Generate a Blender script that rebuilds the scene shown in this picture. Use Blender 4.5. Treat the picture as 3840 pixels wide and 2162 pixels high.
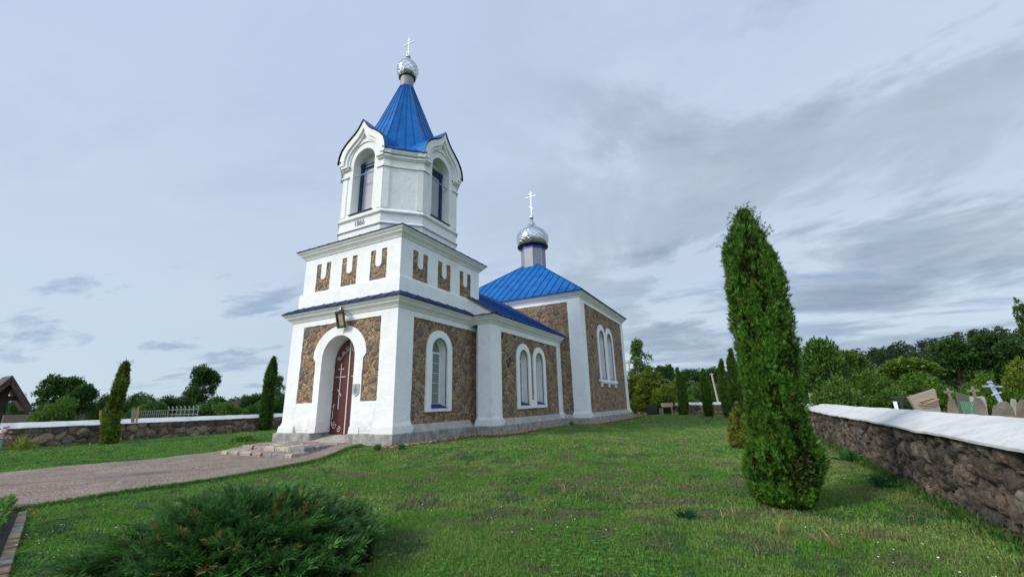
import bpy, bmesh, math, random
import numpy as np
from mathutils import Vector, Matrix
from mathutils.geometry import tessellate_polygon
random.seed(7); RNG = np.random.default_rng(11)
SC = bpy.context.scene
for o in list(bpy.data.objects): bpy.data.objects.remove(o)

# ------------------------------------------------------------------ camera
CAM = Vector((10.261, -10.858, 1.6)); FPX = 1563.192
_y, _p, _r = (math.radians(a) for a in (27.682, 15.444, -1.48))
FW = Vector((-math.sin(_y)*math.cos(_p), math.cos(_y)*math.cos(_p), math.sin(_p)))
_R = Vector((math.cos(_y), math.sin(_y), 0)); _U = _R.cross(FW)
RT = math.cos(_r)*_R + math.sin(_r)*_U; UP = -math.sin(_r)*_R + math.cos(_r)*_U
cd = bpy.data.cameras.new('camera'); cam = bpy.data.objects.new('camera', cd); SC.collection.objects.link(cam)
cd.sensor_width = 36; cd.lens = FPX/3840*36; cd.clip_start = 0.1; cd.clip_end = 4000
cam.matrix_world = Matrix(((RT.x, UP.x, -FW.x, CAM.x), (RT.y, UP.y, -FW.y, CAM.y), (RT.z, UP.z, -FW.z, CAM.z), (0, 0, 0, 1)))
SC.camera = cam
SC.render.resolution_x = 1024; SC.render.resolution_y = 576
SC.view_settings.view_transform = 'Standard'; SC.view_settings.look = 'None'
SC.view_settings.exposure = 0.0; SC.view_settings.gamma = 1
SC.cycles.max_bounces = 6; SC.cycles.transparent_max_bounces = 12

# ------------------------------------------------------------------ world and sun
SUN_EL, SUN_AZ = math.radians(32), math.radians(214)       # azimuth clockwise from +Y
SUN_DIR = Vector((math.sin(SUN_AZ)*math.cos(SUN_EL), math.cos(SUN_AZ)*math.cos(SUN_EL), math.sin(SUN_EL)))
W = bpy.data.worlds.new('World'); SC.world = W; W.use_nodes = True
def nodes_of(t):
    def N(kind, **kw):
        n = t.nodes.new(kind)
        for k, v in kw.items():
            if k.startswith('i_'):
                key = k[2:]; key = int(key) if key.isdigit() else key.replace('_', ' ')
                n.inputs[key].default_value = v
            else: setattr(n, k, v)
        return n
    def L(a, b): t.links.new(a, b)
    def M(op, a, b=None, c=None, clamp=False):
        n = t.nodes.new('ShaderNodeMath'); n.operation = op; n.use_clamp = clamp
        for i, v in enumerate((a, b, c)):
            if v is None: continue
            if isinstance(v, (int, float)): n.inputs[i].default_value = v
            else: t.links.new(v, n.inputs[i])
        return n.outputs[0]
    def RAMP(f, stops, interp='LINEAR'):
        n = t.nodes.new('ShaderNodeValToRGB'); n.color_ramp.interpolation = interp
        e = n.color_ramp.elements
        while len(e) < len(stops): e.new(0.5)
        for el, (p, c) in zip(e, stops):
            el.position = p; el.color = (c, c, c, 1) if isinstance(c, (int, float)) else (*c, 1)
        if f is not None: t.links.new(f, n.inputs[0])
        return n.outputs[0]
    def MIX(f, a, b, mode='MIX'):
        n = t.nodes.new('ShaderNodeMix'); n.data_type = 'RGBA'; n.blend_type = mode
        for i, v in ((0, f), (6, a), (7, b)):
            if isinstance(v, (int, float)): n.inputs[i].default_value = v
            elif isinstance(v, tuple): n.inputs[i].default_value = (*v, 1)
            else: t.links.new(v, n.inputs[i])
        return n.outputs[2]
    return N, L, M, RAMP, MIX
def build_world():
    t = W.node_tree; t.nodes.clear(); N, L, M, RAMP, MIX = nodes_of(t)
    out = N('ShaderNodeOutputWorld'); bg = N('ShaderNodeBackground')
    sky = N('ShaderNodeTexSky', sky_type='NISHITA', sun_disc=False, sun_elevation=SUN_EL, sun_rotation=SUN_AZ)
    sc_ = N('ShaderNodeVectorMath', operation='SCALE'); sc_.inputs['Scale'].default_value = 0.095; L(sky.outputs[0], sc_.inputs[0])
    tc = N('ShaderNodeTexCoord'); sp = N('ShaderNodeSeparateXYZ'); L(tc.outputs['Generated'], sp.inputs[0])
    x, y, z = sp.outputs
    zz = M('ADD', M('MAXIMUM', z, 0.0), 0.10)
    px, py = M('DIVIDE', x, zz), M('DIVIDE', y, zz)
    def field(sx, sy, rot, ox, detail, rough, dist=0.0, scale=1.0):
        c, s = math.cos(rot), math.sin(rot)
        u = M('ADD', M('MULTIPLY', M('ADD', M('MULTIPLY', px, c), M('MULTIPLY', py, s)), sx), ox)
        v = M('MULTIPLY', M('ADD', M('MULTIPLY', px, -s), M('MULTIPLY', py, c)), sy)
        cb = N('ShaderNodeCombineXYZ'); L(u, cb.inputs[0]); L(v, cb.inputs[1])
        n = N('ShaderNodeTexNoise', i_Scale=scale, i_Detail=detail, i_Roughness=rough, i_Distortion=dist); L(cb.outputs[0], n.inputs['Vector'])
        return n.outputs[0]
    # direction weights: clouds heavier on the right (east), thin veil on the left
    az = M('DIVIDE', x, M('MAXIMUM', M('SQRT', M('ADD', M('MULTIPLY', x, x), M('MULTIPLY', y, y))), 0.01))
    right = RAMP(M('MULTIPLY_ADD', az, 0.5, 0.5), [(0.20, 0.0), (0.30, 0.35), (0.42, 0.9), (0.55, 1.0)])
    big = field(0.95, 1.0, 2.80, 3.3, 12, 0.60, 0.4, 1.05)
    small = field(0.9, 1.9, 0.1, 8.1, 8, 0.62, 0.3, 0.8)
    veil = field(0.5, 0.8, 0.6, 1.0, 5, 0.55, 0.4, 0.7)
    base = MIX(RAMP(veil, [(0.35, 0.72), (0.65, 0.95)]), sc_.outputs[0], (0.485, 0.565, 0.69))
    lo = RAMP(z, [(0.0, (0.49, 0.61, 0.68)), (0.12, (0.475, 0.60, 0.70)), (0.30, (0.47, 0.57, 0.71)), (0.6, (0.42, 0.51, 0.69))])
    base = MIX(0.55, base, lo)
    white = MIX(M('MULTIPLY', RAMP(field(0.60, 1.0, 2.85, 3.18, 6, 0.6, 0.35, 1.3), [(0.42, 0.0), (0.66, 0.40)]), M('MULTIPLY_ADD', right, 0.8, 0.2)), base, (0.56, 0.65, 0.73))
    dk = M('MULTIPLY', RAMP(big, [(0.45, 0.0), (0.52, 0.6), (0.60, 0.95), (0.75, 1.0)]), right, clamp=True)
    cl = MIX(dk, white, MIX(RAMP(small, [(0.35, 0.0), (0.65, 1.0)]), (0.22, 0.295, 0.40), (0.38, 0.46, 0.56)))
    low = M('MULTIPLY', RAMP(small, [(0.53, 0.0), (0.62, 0.8)]), RAMP(z, [(0.0, 0.6), (0.22, 0.9), (0.34, 0.15)]), clamp=True)
    cl = MIX(low, cl, (0.23, 0.32, 0.47))
    # sky gain raised behind the camera, added to lift the shaded walls
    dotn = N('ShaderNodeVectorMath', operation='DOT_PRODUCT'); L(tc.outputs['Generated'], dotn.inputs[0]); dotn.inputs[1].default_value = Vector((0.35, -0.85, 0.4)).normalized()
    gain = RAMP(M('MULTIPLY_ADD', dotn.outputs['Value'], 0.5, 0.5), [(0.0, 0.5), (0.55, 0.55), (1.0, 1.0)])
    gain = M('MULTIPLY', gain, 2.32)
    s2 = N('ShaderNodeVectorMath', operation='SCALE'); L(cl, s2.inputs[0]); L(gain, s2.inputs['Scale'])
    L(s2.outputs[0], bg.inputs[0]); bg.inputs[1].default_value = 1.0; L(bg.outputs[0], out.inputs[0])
build_world()
sd = bpy.data.lights.new('sun', 'SUN'); sd.energy = 2.8; sd.angle = math.radians(14); sd.color = (1.0, 0.945, 0.86)
sun = bpy.data.objects.new('sun', sd); SC.collection.objects.link(sun); sun.rotation_euler = SUN_DIR.to_track_quat('Z', 'Y').to_euler()

# ------------------------------------------------------------------ placing helpers
def ray(u, v):                     # u, v in the 2576 x 1450 view of the photo
    k = 3840/2576
    return (FW + (u*k-1920)/FPX*RT - (v*k-1081)/FPX*UP).normalized()
def at(u, v, dist):                # the point seen at u, v at that ground distance
    d = ray(u, v); return CAM + d*(dist/math.hypot(d.x, d.y))
def sstep(a, b, x):
    t = np.clip((np.asarray(x, float)-a)/(b-a), 0, 1); return t*t*(3-2*t)
def ground_z(x, y):
    x = np.asarray(x, float); y = np.asarray(y, float)
    dx = np.maximum(np.maximum(-8.6-x, x-2.8), 0); dy = np.maximum(np.maximum(-0.3-y, y-24), 0)
    dy = np.where(y < -.3, dy*2.6, dy); d = np.hypot(dx, dy)
    return 0.2 + 0.2*(1-sstep(0.2, 5.5, d))
GZ = lambda x, y: float(ground_z(x, y))
def _hash(ix, iy, s):
    h = np.sin(ix*127.1+iy*311.7+s*74.7)*43758.5453
    return h-np.floor(h)
def vnoise(x, y, s=0):
    x = np.asarray(x, float); y = np.asarray(y, float)
    ix, iy = np.floor(x), np.floor(y); fx, fy = x-ix, y-iy; fx = fx*fx*(3-2*fx); fy = fy*fy*(3-2*fy)
    a, b, c, d = _hash(ix, iy, s), _hash(ix+1, iy, s), _hash(ix, iy+1, s), _hash(ix+1, iy+1, s)
    return (a*(1-fx)+b*fx)*(1-fy)+(c*(1-fx)+d*fx)*fy
def fbm(x, y, s=0, o=4):
    r = 0; a = .5
    for i in range(o): r = r+a*vnoise(np.asarray(x)*2**i, np.asarray(y)*2**i, s+i); a *= .5
    return r/(1-.5**o)

# ------------------------------------------------------------------ object helpers
def tag(o, label=None, cat=None, group=None, kind=None):
    if label: o['label'] = label
    if cat: o['category'] = cat
    if group: o['group'] = group
    if kind: o['kind'] = kind
    return o
def empty(name, loc=(0, 0, 0), rz=0, parent=None):
    o = bpy.data.objects.new(name, None); SC.collection.objects.link(o); o.location = loc; o.rotation_euler = (0, 0, rz); o.parent = parent
    o.empty_display_size = 0.2; return o
def copy_tree(o, parent=None):
    c = o.copy(); SC.collection.objects.link(c); c.parent = parent
    for ch in o.children: copy_tree(ch, c)
    return c
def link_mesh(name, me, mat, parent=None):
    o = bpy.data.objects.new(name, me); SC.collection.objects.link(o); o.parent = parent
    if mat is not None:
        for m in (mat if isinstance(mat, (list, tuple)) else [mat]): me.materials.append(m)
    return o
class MB:
    def __init__(s): s.v = []; s.f = []; s.mi = 0; s.m = []
    def add(s, vs, fs):
        s.m += [s.mi]*len(fs); b = len(s.v); s.v += [tuple(p) for p in vs]; s.f += [tuple(b+i for i in q) for q in fs]; return s
    def box(s, x0, x1, y0, y1, z0, z1):
        return s.add([(x0, y0, z0), (x1, y0, z0), (x1, y1, z0), (x0, y1, z0), (x0, y0, z1), (x1, y0, z1), (x1, y1, z1), (x0, y1, z1)],
                     [(0, 3, 2, 1), (4, 5, 6, 7), (0, 1, 5, 4), (1, 2, 6, 5), (2, 3, 7, 6), (3, 0, 4, 7)])
    def frustum(s, x0, x1, y0, y1, z0, z1, e0, e1):
        return s.add([(x0-e0, y0-e0, z0), (x1+e0, y0-e0, z0), (x1+e0, y1+e0, z0), (x0-e0, y1+e0, z0), (x0-e1, y0-e1, z1), (x1+e1, y0-e1, z1), (x1+e1, y1+e1, z1), (x0-e1, y1+e1, z1)],
                     [(0, 3, 2, 1), (4, 5, 6, 7), (0, 1, 5, 4), (1, 2, 6, 5), (2, 3, 7, 6), (3, 0, 4, 7)])
    def bar(s, a, b, w, h=None, up=(0, 0, 1)):
        a, b = Vector(a), Vector(b); d = (b-a).normalized(); up = Vector(up)
        if abs(d.dot(up)) > .98: up = Vector((0, 1, 0))
        r = d.cross(up).normalized(); u = r.cross(d); h = h or w; vs = []
        for p in (a, b):
            for i, j in ((-1, -1), (1, -1), (1, 1), (-1, 1)): vs.append(p+r*(i*w/2)+u*(j*h/2))
        return s.add(vs, [(0, 3, 2, 1), (4, 5, 6, 7), (0, 1, 5, 4), (1, 2, 6, 5), (2, 3, 7, 6), (3, 0, 4, 7)])
    def tube(s, pts, r, n=6, r1=None):
        pts = [Vector(p) for p in pts]; rings = []; m = len(pts)
        for i, p in enumerate(pts):
            d = (pts[min(i+1, m-1)]-pts[max(i-1, 0)]).normalized()
            up = Vector((0, 0, 1)) if abs(d.z) < .9 else Vector((1, 0, 0))
            a = d.cross(up).normalized(); b = d.cross(a)
            rr = r if r1 is None else r+(r1-r)*i/(m-1)
            rings.append([p+(a*math.cos(2*math.pi*k/n)+b*math.sin(2*math.pi*k/n))*rr for k in range(n)])
        vs = [q for g in rings for q in g]; fs = []
        for i in range(m-1):
            for k in range(n): fs.append((i*n+k, i*n+(k+1) % n, (i+1)*n+(k+1) % n, (i+1)*n+k))
        fs.append(tuple(range(n))[::-1]); fs.append(tuple((m-1)*n+k for k in range(n)))
        return s.add(vs, fs)
    def lathe(s, prof, c, n=24, rot=0.0):
        cx, cy = c; vs = []; fs = []
        for r, z in prof:
            for k in range(n):
                t = rot+2*math.pi*k/n; vs.append((cx+r*math.cos(t), cy+r*math.sin(t), z))
        for i in range(len(prof)-1):
            for k in range(n): fs.append((i*n+k, i*n+(k+1) % n, (i+1)*n+(k+1) % n, (i+1)*n+k))
        fs.append(tuple(range(n))[::-1]); fs.append(tuple((len(prof)-1)*n+k for k in range(n)))
        return s.add(vs, fs)
    def plate(s, fm, outer, holes=(), d0=0.0, d1=0.1):
        loops = [outer]+list(holes)
        flat = [p for l in loops for p in l]
        tris = tessellate_polygon([[Vector((p[0], p[1], 0)) for p in l] for l in loops])
        n = len(flat); vs = [fm(p[0], p[1], d0) for p in flat]+[fm(p[0], p[1], d1) for p in flat]
        fs = [tuple(t) for t in tris]+[tuple(i+n for i in t)[::-1] for t in tris]
        b = 0
        for l in loops:
            m = len(l)
            for i in range(m):
                j = (i+1) % m; fs.append((b+i, b+j, n+b+j, n+b+i))
            b += m
        return s.add(vs, fs)
    def sweep(s, path, prof, closed=False):            # path: xy, outward normal on the right of travel
        P = [Vector(p) for p in path]; m = len(P); offs = []
        for i in range(m):
            def nrm(a, b): d = (b-a).normalized(); return Vector((d.y, -d.x))
            n0 = nrm(P[i-1], P[i]) if (closed or i > 0) else None
            n1 = nrm(P[i], P[(i+1) % m]) if (closed or i < m-1) else None
            if n0 is None: n0 = n1
            if n1 is None: n1 = n0
            b = (n0+n1); b = b/max(b.dot(n0), .2); offs.append(b)
        k = len(prof); vs = []; fs = []
        for p, b in zip(P, offs):
            for o, z in prof: q = p+b*o; vs.append((q.x, q.y, z))
        for i in range(m if closed else m-1):
            j = (i+1) % m
            for a in range(k-1): fs.append((i*k+a, j*k+a, j*k+a+1, i*k+a+1))
        return s.add(vs, fs)
    def build(s, name, mat, parent=None, smooth=False, bevel=0.0):
        me = bpy.data.meshes.new(name); me.from_pydata(s.v, [], s.f); me.update()
        if any(s.m): me.polygons.foreach_set('material_index', s.m)
        bm = bmesh.new(); bm.from_mesh(me)
        bmesh.ops.remove_doubles(bm, verts=bm.verts, dist=0.0004) if smooth else None
        bmesh.ops.recalc_face_normals(bm, faces=bm.faces); bm.to_mesh(me); bm.free()
        if smooth:
            for p in me.polygons: p.use_smooth = True
        o = link_mesh(name, me, mat, parent)
        if bevel:
            m = o.modifiers.new('bevel', 'BEVEL'); m.width = bevel; m.segments = 2; m.limit_method = 'ANGLE'; m.angle_limit = math.radians(40)
        return o
def tri_mesh(name, V, mat, parent=None, col=None, quads=False):
    """V: (n, 3 or 4, 3) loose faces; col: (n, 3) per-face colour"""
    n, k = V.shape[0], V.shape[1]; me = bpy.data.meshes.new(name)
    me.vertices.add(n*k); me.vertices.foreach_set('co', V.reshape(-1).astype(np.float32))
    me.loops.add(n*k); me.loops.foreach_set('vertex_index', np.arange(n*k, dtype=np.int32))
    me.polygons.add(n); me.polygons.foreach_set('loop_start', np.arange(0, n*k, k, dtype=np.int32))
    me.polygons.foreach_set('loop_total', np.full(n, k, dtype=np.int32)); me.update(calc_edges=True)
    if col is not None:
        a = me.color_attributes.new('Col', 'FLOAT_COLOR', 'POINT')
        c = np.ones((n, k, 4), np.float32); c[:, :, :3] = col[:, None, :]
        a.data.foreach_set('color', c.reshape(-1))
    return link_mesh(name, me, mat, parent)
def arch(cx, rx, zs, rz, n=20, a0=180, a1=0):
    return [(cx+rx*math.cos(math.radians(a0+(a1-a0)*i/n)), zs+rz*math.sin(math.radians(a0+(a1-a0)*i/n))) for i in range(n+1)]

# ------------------------------------------------------------------ materials
MATS = {}
def new_mat(name):
    m = bpy.data.materials.new(name); m.use_nodes = True; m.node_tree.nodes.clear(); MATS[name] = m
    N, L, M, RAMP, MIX = nodes_of(m.node_tree)
    out = N('ShaderNodeOutputMaterial'); b = N('ShaderNodeBsdfPrincipled'); L(b.outputs[0], out.inputs[0])
    return m, N, L, M, RAMP, MIX, b, out
def simple(name, col, rough=.7, metal=0, var=.12, scale=4, bump=0.0, bscale=30, spec=.5, col2=None, dist=.01):
    m, N, L, M, RAMP, MIX, b, out = new_mat(name)
    tc = N('ShaderNodeTexCoord'); n = N('ShaderNodeTexNoise', i_Scale=scale, i_Detail=6, i_Roughness=.6); L(tc.outputs['Object'], n.inputs['Vector'])
    c2 = col2 or tuple(c*(1-var*2.2) for c in col)
    L(MIX(RAMP(n.outputs[0], [(.35, 0), (.68, 1)]), c2, col), b.inputs['Base Color'])
    b.inputs['Roughness'].default_value = rough; b.inputs['Metallic'].default_value = metal; b.inputs['Specular IOR Level'].default_value = spec
    if bump:
        n2 = N('ShaderNodeTexNoise', i_Scale=bscale, i_Detail=5, i_Roughness=.65); L(tc.outputs['Object'], n2.inputs['Vector'])
        bp = N('ShaderNodeBump', i_Strength=bump, i_Distance=dist); L(n2.outputs[0], bp.inputs['Height']); L(bp.outputs[0], b.inputs['Normal'])
    return m
def plaster(name, col, dirt=(.50, .47, .42), amt=.35):
    m, N, L, M, RAMP, MIX, b, out = new_mat(name)
    tc = N('ShaderNodeTexCoord')
    n = N('ShaderNodeTexNoise', i_Scale=1.1, i_Detail=8, i_Roughness=.7); L(tc.outputs['Object'], n.inputs['Vector'])
    mp = N('ShaderNodeMapping'); mp.inputs['Scale'].default_value = (7, 7, 2); L(tc.outputs['Object'], mp.inputs['Vector'])
    st = N('ShaderNodeTexNoise', i_Scale=.45, i_Detail=7, i_Roughness=.7); L(mp.outputs[0], st.inputs['Vector'])
    f = M('MULTIPLY', M('ADD', RAMP(n.outputs[0], [(.45, 0), (.8, 1)]), RAMP(st.outputs[0], [(.52, 0), (.85, .8)])), amt, clamp=True)
    sz = N('ShaderNodeSeparateXYZ'); L(tc.outputs['Object'], sz.inputs[0])
    k = N('ShaderNodeTexNoise', i_Scale=2.2, i_Detail=9, i_Roughness=.75); L(tc.outputs['Object'], k.inputs['Vector'])
    sp_ = M('MULTIPLY', RAMP(M('ADD', M('MULTIPLY', sz.outputs[2], .5), M('MULTIPLY', k.outputs[0], -.9)), [(-0.0, 1), (.16, 0)]), .42)
    pt = RAMP(k.outputs[0], [(.60, 0), (.70, .22)])
    f = M('MAXIMUM', f, M('MAXIMUM', sp_, pt), clamp=True)
    L(MIX(f, col, dirt), b.inputs['Base Color']); b.inputs['Roughness'].default_value = .75; b.inputs['Specular IOR Level'].default_value = .25
    n2 = N('ShaderNodeTexNoise', i_Scale=7, i_Detail=9, i_Roughness=.62); L(tc.outputs['Object'], n2.inputs['Vector'])
    n3 = N('ShaderNodeTexNoise', i_Scale=55, i_Detail=4, i_Roughness=.6); L(tc.outputs['Object'], n3.inputs['Vector'])
    bp = N('ShaderNodeBump', i_Strength=.6, i_Distance=.035); L(M('ADD', n2.outputs[0], M('MULTIPLY', n3.outputs[0], .16)), bp.inputs['Height']); L(bp.outputs[0], b.inputs['Normal'])
    return m
M_WHITE = plaster('white_plaster', (.84, .84, .83))
M_BELF = plaster('belfry_plaster', (.81, .81, .79), (.50, .50, .45), .42)
M_CONC = simple('plinth_concrete', (.43, .41, .35), .9, var=.18, scale=4, bump=.9, bscale=11, col2=(.20, .20, .19), dist=.05)
M_LEDGE = simple('mortar_ledge', (.46, .44, .38), .9, var=.15, scale=3, bump=.6, bscale=20)
M_BLUE = None
def blue_roof():
    m, N, L, M, RAMP, MIX, b, out = new_mat('blue_metal_roof')
    tc = N('ShaderNodeTexCoord'); n = N('ShaderNodeTexNoise', i_Scale=1.6, i_Detail=7, i_Roughness=.65); L(tc.outputs['Object'], n.inputs['Vector'])
    L(MIX(RAMP(n.outputs[0], [(.35, 0), (.7, 1)]), (.002, .088, .31), (.004, .15, .47)), b.inputs['Base Color'])
    L(RAMP(n.outputs[0], [(.3, .6), (.7, .42)]), b.inputs['Roughness']); b.inputs['Specular IOR Level'].default_value = .15
    bp = N('ShaderNodeBump', i_Strength=.25, i_Distance=.02); L(n.outputs[0], bp.inputs['Height']); L(bp.outputs[0], b.inputs['Normal'])
    return m
M_BLUE = blue_roof()
M_BLUED = simple('dark_blue_seam', (.002, .035, .17), .5, var=.1, spec=.2)
M_SKIRT = simple('shaded_blue_sheet', (.002, .028, .12), .55, var=.25, scale=3, spec=.15)  # porch skirt: darkness of its grazing view put into the roof blue
M_EDGE = simple('shaded_edge_and_sill_navy', (.002, .008, .035), .5, spec=.2)  # eave edges and undersides: shade seen from below put into the navy
M_NAVY = simple('navy_painted_wood', (.004, .040, .13), .55, var=.25, scale=9, bump=.3)
M_PANE = simple('grey_lilac_board', (.42, .41, .46), .7, var=.05)
M_DOOR = simple('oxblood_painted_door', (.105, .021, .018), .38, var=.12, scale=7, bump=.15, bscale=12)
M_TRIM = simple('white_painted_metal', (.78, .77, .72), .45, var=.06)
M_GREY = simple('grey_sheet_metal', (.25, .265, .29), .5, metal=.2, var=.05, scale=2)
M_DRUM = simple('grey_painted_drum', (.27, .28, .30), .5, var=.05)
M_BLACK = simple('black_underside', (.015, .015, .018), .35, var=.1)
M_FRAME = simple('white_window_frame', (.8, .81, .82), .35, var=.03)
def silver():
    m, N, L, M, RAMP, MIX, b, out = new_mat('silver_diamond_tiles')
    tc = N('ShaderNodeTexCoord'); sp = N('ShaderNodeSeparateXYZ'); L(tc.outputs['UV'], sp.inputs[0])
    u, v = sp.outputs[0], sp.outputs[1]
    def tri(e): return M('ABSOLUTE', M('SUBTRACT', M('FRACT', e), .5))
    a, c = tri(M('ADD', u, v)), tri(M('SUBTRACT', u, v))
    e = M('MAXIMUM', a, c)
    line = RAMP(e, [(.44, 0), (.48, 1)])
    cell = N('ShaderNodeTexWhiteNoise', noise_dimensions='2D'); cb = N('ShaderNodeCombineXYZ')
    L(M('FLOOR', M('ADD', u, v)), cb.inputs[0]); L(M('FLOOR', M('SUBTRACT', u, v)), cb.inputs[1]); L(cb.outputs[0], cell.inputs['Vector'])
    L(MIX(line, MIX(cell.outputs[0], (.55, .56, .58), (.72, .73, .75)), (.22, .22, .25)), b.inputs['Base Color'])
    b.inputs['Metallic'].default_value = 1; L(M('MULTIPLY_ADD', cell.outputs[0], .10, .13), b.inputs['Roughness'])
    bp = N('ShaderNodeBump', i_Strength=.5, i_Distance=.02); L(M('ADD', M('MULTIPLY', line, -1), M('MULTIPLY', cell.outputs[0], .25)), bp.inputs['Height']); L(bp.outputs[0], b.inputs['Normal'])
    return m
M_SILVER = silver()
M_CHROME = simple('polished_steel', (.72, .73, .74), .12, metal=1, var=.02)
def fieldstone():
    m, N, L, M, RAMP, MIX, b, out = new_mat('fieldstone_in_mortar')
    tc = N('ShaderNodeTexCoord')
    nz = N('ShaderNodeTexNoise', i_Scale=2.6, i_Detail=3); L(tc.outputs['Object'], nz.inputs['Vector'])
    off = N('ShaderNodeVectorMath', operation='MULTIPLY_ADD'); L(nz.outputs['Color'], off.inputs[0]); off.inputs[1].default_value = (.22, .22, .22); L(tc.outputs['Object'], off.inputs[2])
    v1 = N('ShaderNodeTexVoronoi', feature='F1', i_Scale=2.75, i_Randomness=.95); L(off.outputs[0], v1.inputs['Vector'])
    ve = N('ShaderNodeTexVoronoi', feature='DISTANCE_TO_EDGE', i_Scale=2.75, i_Randomness=.95); L(off.outputs[0], ve.inputs['Vector'])
    wn = N('ShaderNodeTexNoise', i_Scale=9, i_Detail=4); L(tc.outputs['Object'], wn.inputs['Vector'])
    e = M('ADD', ve.outputs['Distance'], M('MULTIPLY', M('SUBTRACT', wn.outputs[0], .5), .13))
    rnd = N('ShaderNodeSeparateColor'); L(v1.outputs['Color'], rnd.inputs[0])
    th = M('MULTIPLY_ADD', rnd.outputs[2], .10, .025)
    rr_ = M('SUBTRACT', M('MULTIPLY_ADD', rnd.outputs[1], .22, .52), M('ADD', v1.outputs['Distance'], M('MULTIPLY', M('SUBTRACT', wn.outputs[0], .5), .25)))
    stone = M('MULTIPLY', M('MINIMUM', M('SUBTRACT', e, th), rr_), 20, clamp=True)
    vp = N('ShaderNodeTexVoronoi', feature='F1', i_Scale=14, i_Randomness=1.0); L(tc.outputs['Object'], vp.inputs['Vector'])
    vp2 = N('ShaderNodeSeparateColor'); L(vp.outputs['Color'], vp2.inputs[0])
    peb = M('MULTIPLY', RAMP(M('ADD', vp.outputs['Distance'], M('MULTIPLY', M('SUBTRACT', wn.outputs[0], .5), .25)), [(.44, 1), (.53, 0)]), RAMP(vp2.outputs[1], [(.08, 0), (.12, 1)]))
    fine = N('ShaderNodeTexNoise', i_Scale=38, i_Detail=6, i_Roughness=.7); L(tc.outputs['Object'], fine.inputs['Vector'])
    mid = N('ShaderNodeTexNoise', i_Scale=5, i_Detail=6, i_Roughness=.6); L(tc.outputs['Object'], mid.inputs['Vector'])
    sc_ = RAMP(rnd.outputs[0], [(0, (.17, .105, .072)), (.14, (.22, .155, .11)), (.30, (.145, .11, .09)), (.45, (.235, .17, .125)), (.58, (.18, .118, .09)), (.70, (.25, .15, .085)), (.78, (.12, .10, .092)), (.955, (.05, .045, .045)), (.975, (.25, .21, .17))], 'CONSTANT')
    sc_ = MIX(1.0, sc_, RAMP(M('ADD', M('MULTIPLY', fine.outputs[0], .5), M('MULTIPLY', mid.outputs[0], .5)), [(.3, .92), (.7, 1.85)]), 'MULTIPLY')
    mort = MIX(peb, MIX(mid.outputs[0], (.34, .225, .125), (.45, .315, .185)), MIX(vp2.outputs[0], (.10, .065, .042), (.25, .165, .105)))
    L(MIX(stone, mort, sc_), b.inputs['Base Color']); b.inputs['Roughness'].default_value = .85; b.inputs['Specular IOR Level'].default_value = .25
    h = M('ADD', M('MULTIPLY', stone, M('MULTIPLY_ADD', M('MINIMUM', ve.outputs['Distance'], .30), 3.2, .45)), M('MULTIPLY', peb, .35))
    h = M('ADD', h, M('MULTIPLY', fine.outputs[0], .28))
    bp = N('ShaderNodeBump', i_Strength=1.0, i_Distance=.06); L(h, bp.inputs['Height']); L(bp.outputs[0], b.inputs['Normal'])
    return m
M_STONE = fieldstone()
def vcol(name, rough=.8, gain=1.0, bump=0, bscale=40, trans=0.0, spec=.3, var=(.7, 1.25), vscale=25, dist=.01):
    m, N, L, M, RAMP, MIX, b, out = new_mat(name)
    a = N('ShaderNodeVertexColor', layer_name='Col'); tc = N('ShaderNodeTexCoord')
    n = N('ShaderNodeTexNoise', i_Scale=vscale, i_Detail=5, i_Roughness=.7); L(tc.outputs['Object'], n.inputs['Vector'])
    c = MIX(1.0, a.outputs[0], RAMP(n.outputs[0], [(.3, var[0]*gain), (.7, var[1]*gain)]), 'MULTIPLY')
    L(c, b.inputs['Base Color']); b.inputs['Roughness'].default_value = rough; b.inputs['Specular IOR Level'].default_value = spec
    if bump:
        bp = N('ShaderNodeBump', i_Strength=bump, i_Distance=dist); n2 = N('ShaderNodeTexNoise', i_Scale=bscale, i_Detail=6, i_Roughness=.7); L(tc.outputs['Object'], n2.inputs['Vector'])
        L(n2.outputs[0], bp.inputs['Height']); L(bp.outputs[0], b.inputs['Normal'])
    if trans:
        tr = N('ShaderNodeBsdfTranslucent'); L(c, tr.inputs[0]); mx = N('ShaderNodeMixShader'); mx.inputs[0].default_value = trans
        L(b.outputs[0], mx.inputs[1]); L(tr.outputs[0], mx.inputs[2]); L(mx.outputs[0], out.inputs[0])
    return m
def leaf_mat():
    m = vcol('leaf_foliage', .55, trans=.28, var=(.8, 1.2), vscale=3); t = m.node_tree       # each tree's own hue sits in its object colour
    oi = t.nodes.new('ShaderNodeObjectInfo'); mx = [n for n in t.nodes if n.type == 'MIX'][0]; at_ = [n for n in t.nodes if n.type == 'VERTEX_COLOR'][0]
    m2 = t.nodes.new('ShaderNodeMix'); m2.data_type = 'RGBA'; m2.blend_type = 'MULTIPLY'; m2.inputs[0].default_value = 1
    t.links.new(at_.outputs[0], m2.inputs[6]); t.links.new(oi.outputs['Color'], m2.inputs[7]); t.links.new(m2.outputs[2], mx.inputs[6]); return m
M_LEAF = leaf_mat()
M_GRASS = vcol('grass_blades', .6, trans=.3, var=(.85, 1.15), vscale=2)
M_RUBBLE = vcol('rubble_stone', .85, bump=1.0, bscale=22, var=(.42, 1.75), vscale=14, dist=.03)
M_BARK = simple('brown_bark', (.10, .07, .045), .9, var=.25, scale=12, bump=.8)
M_CAP = plaster('whitewashed_cap', (.69, .69, .68), (.33, .33, .31), .75)
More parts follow.
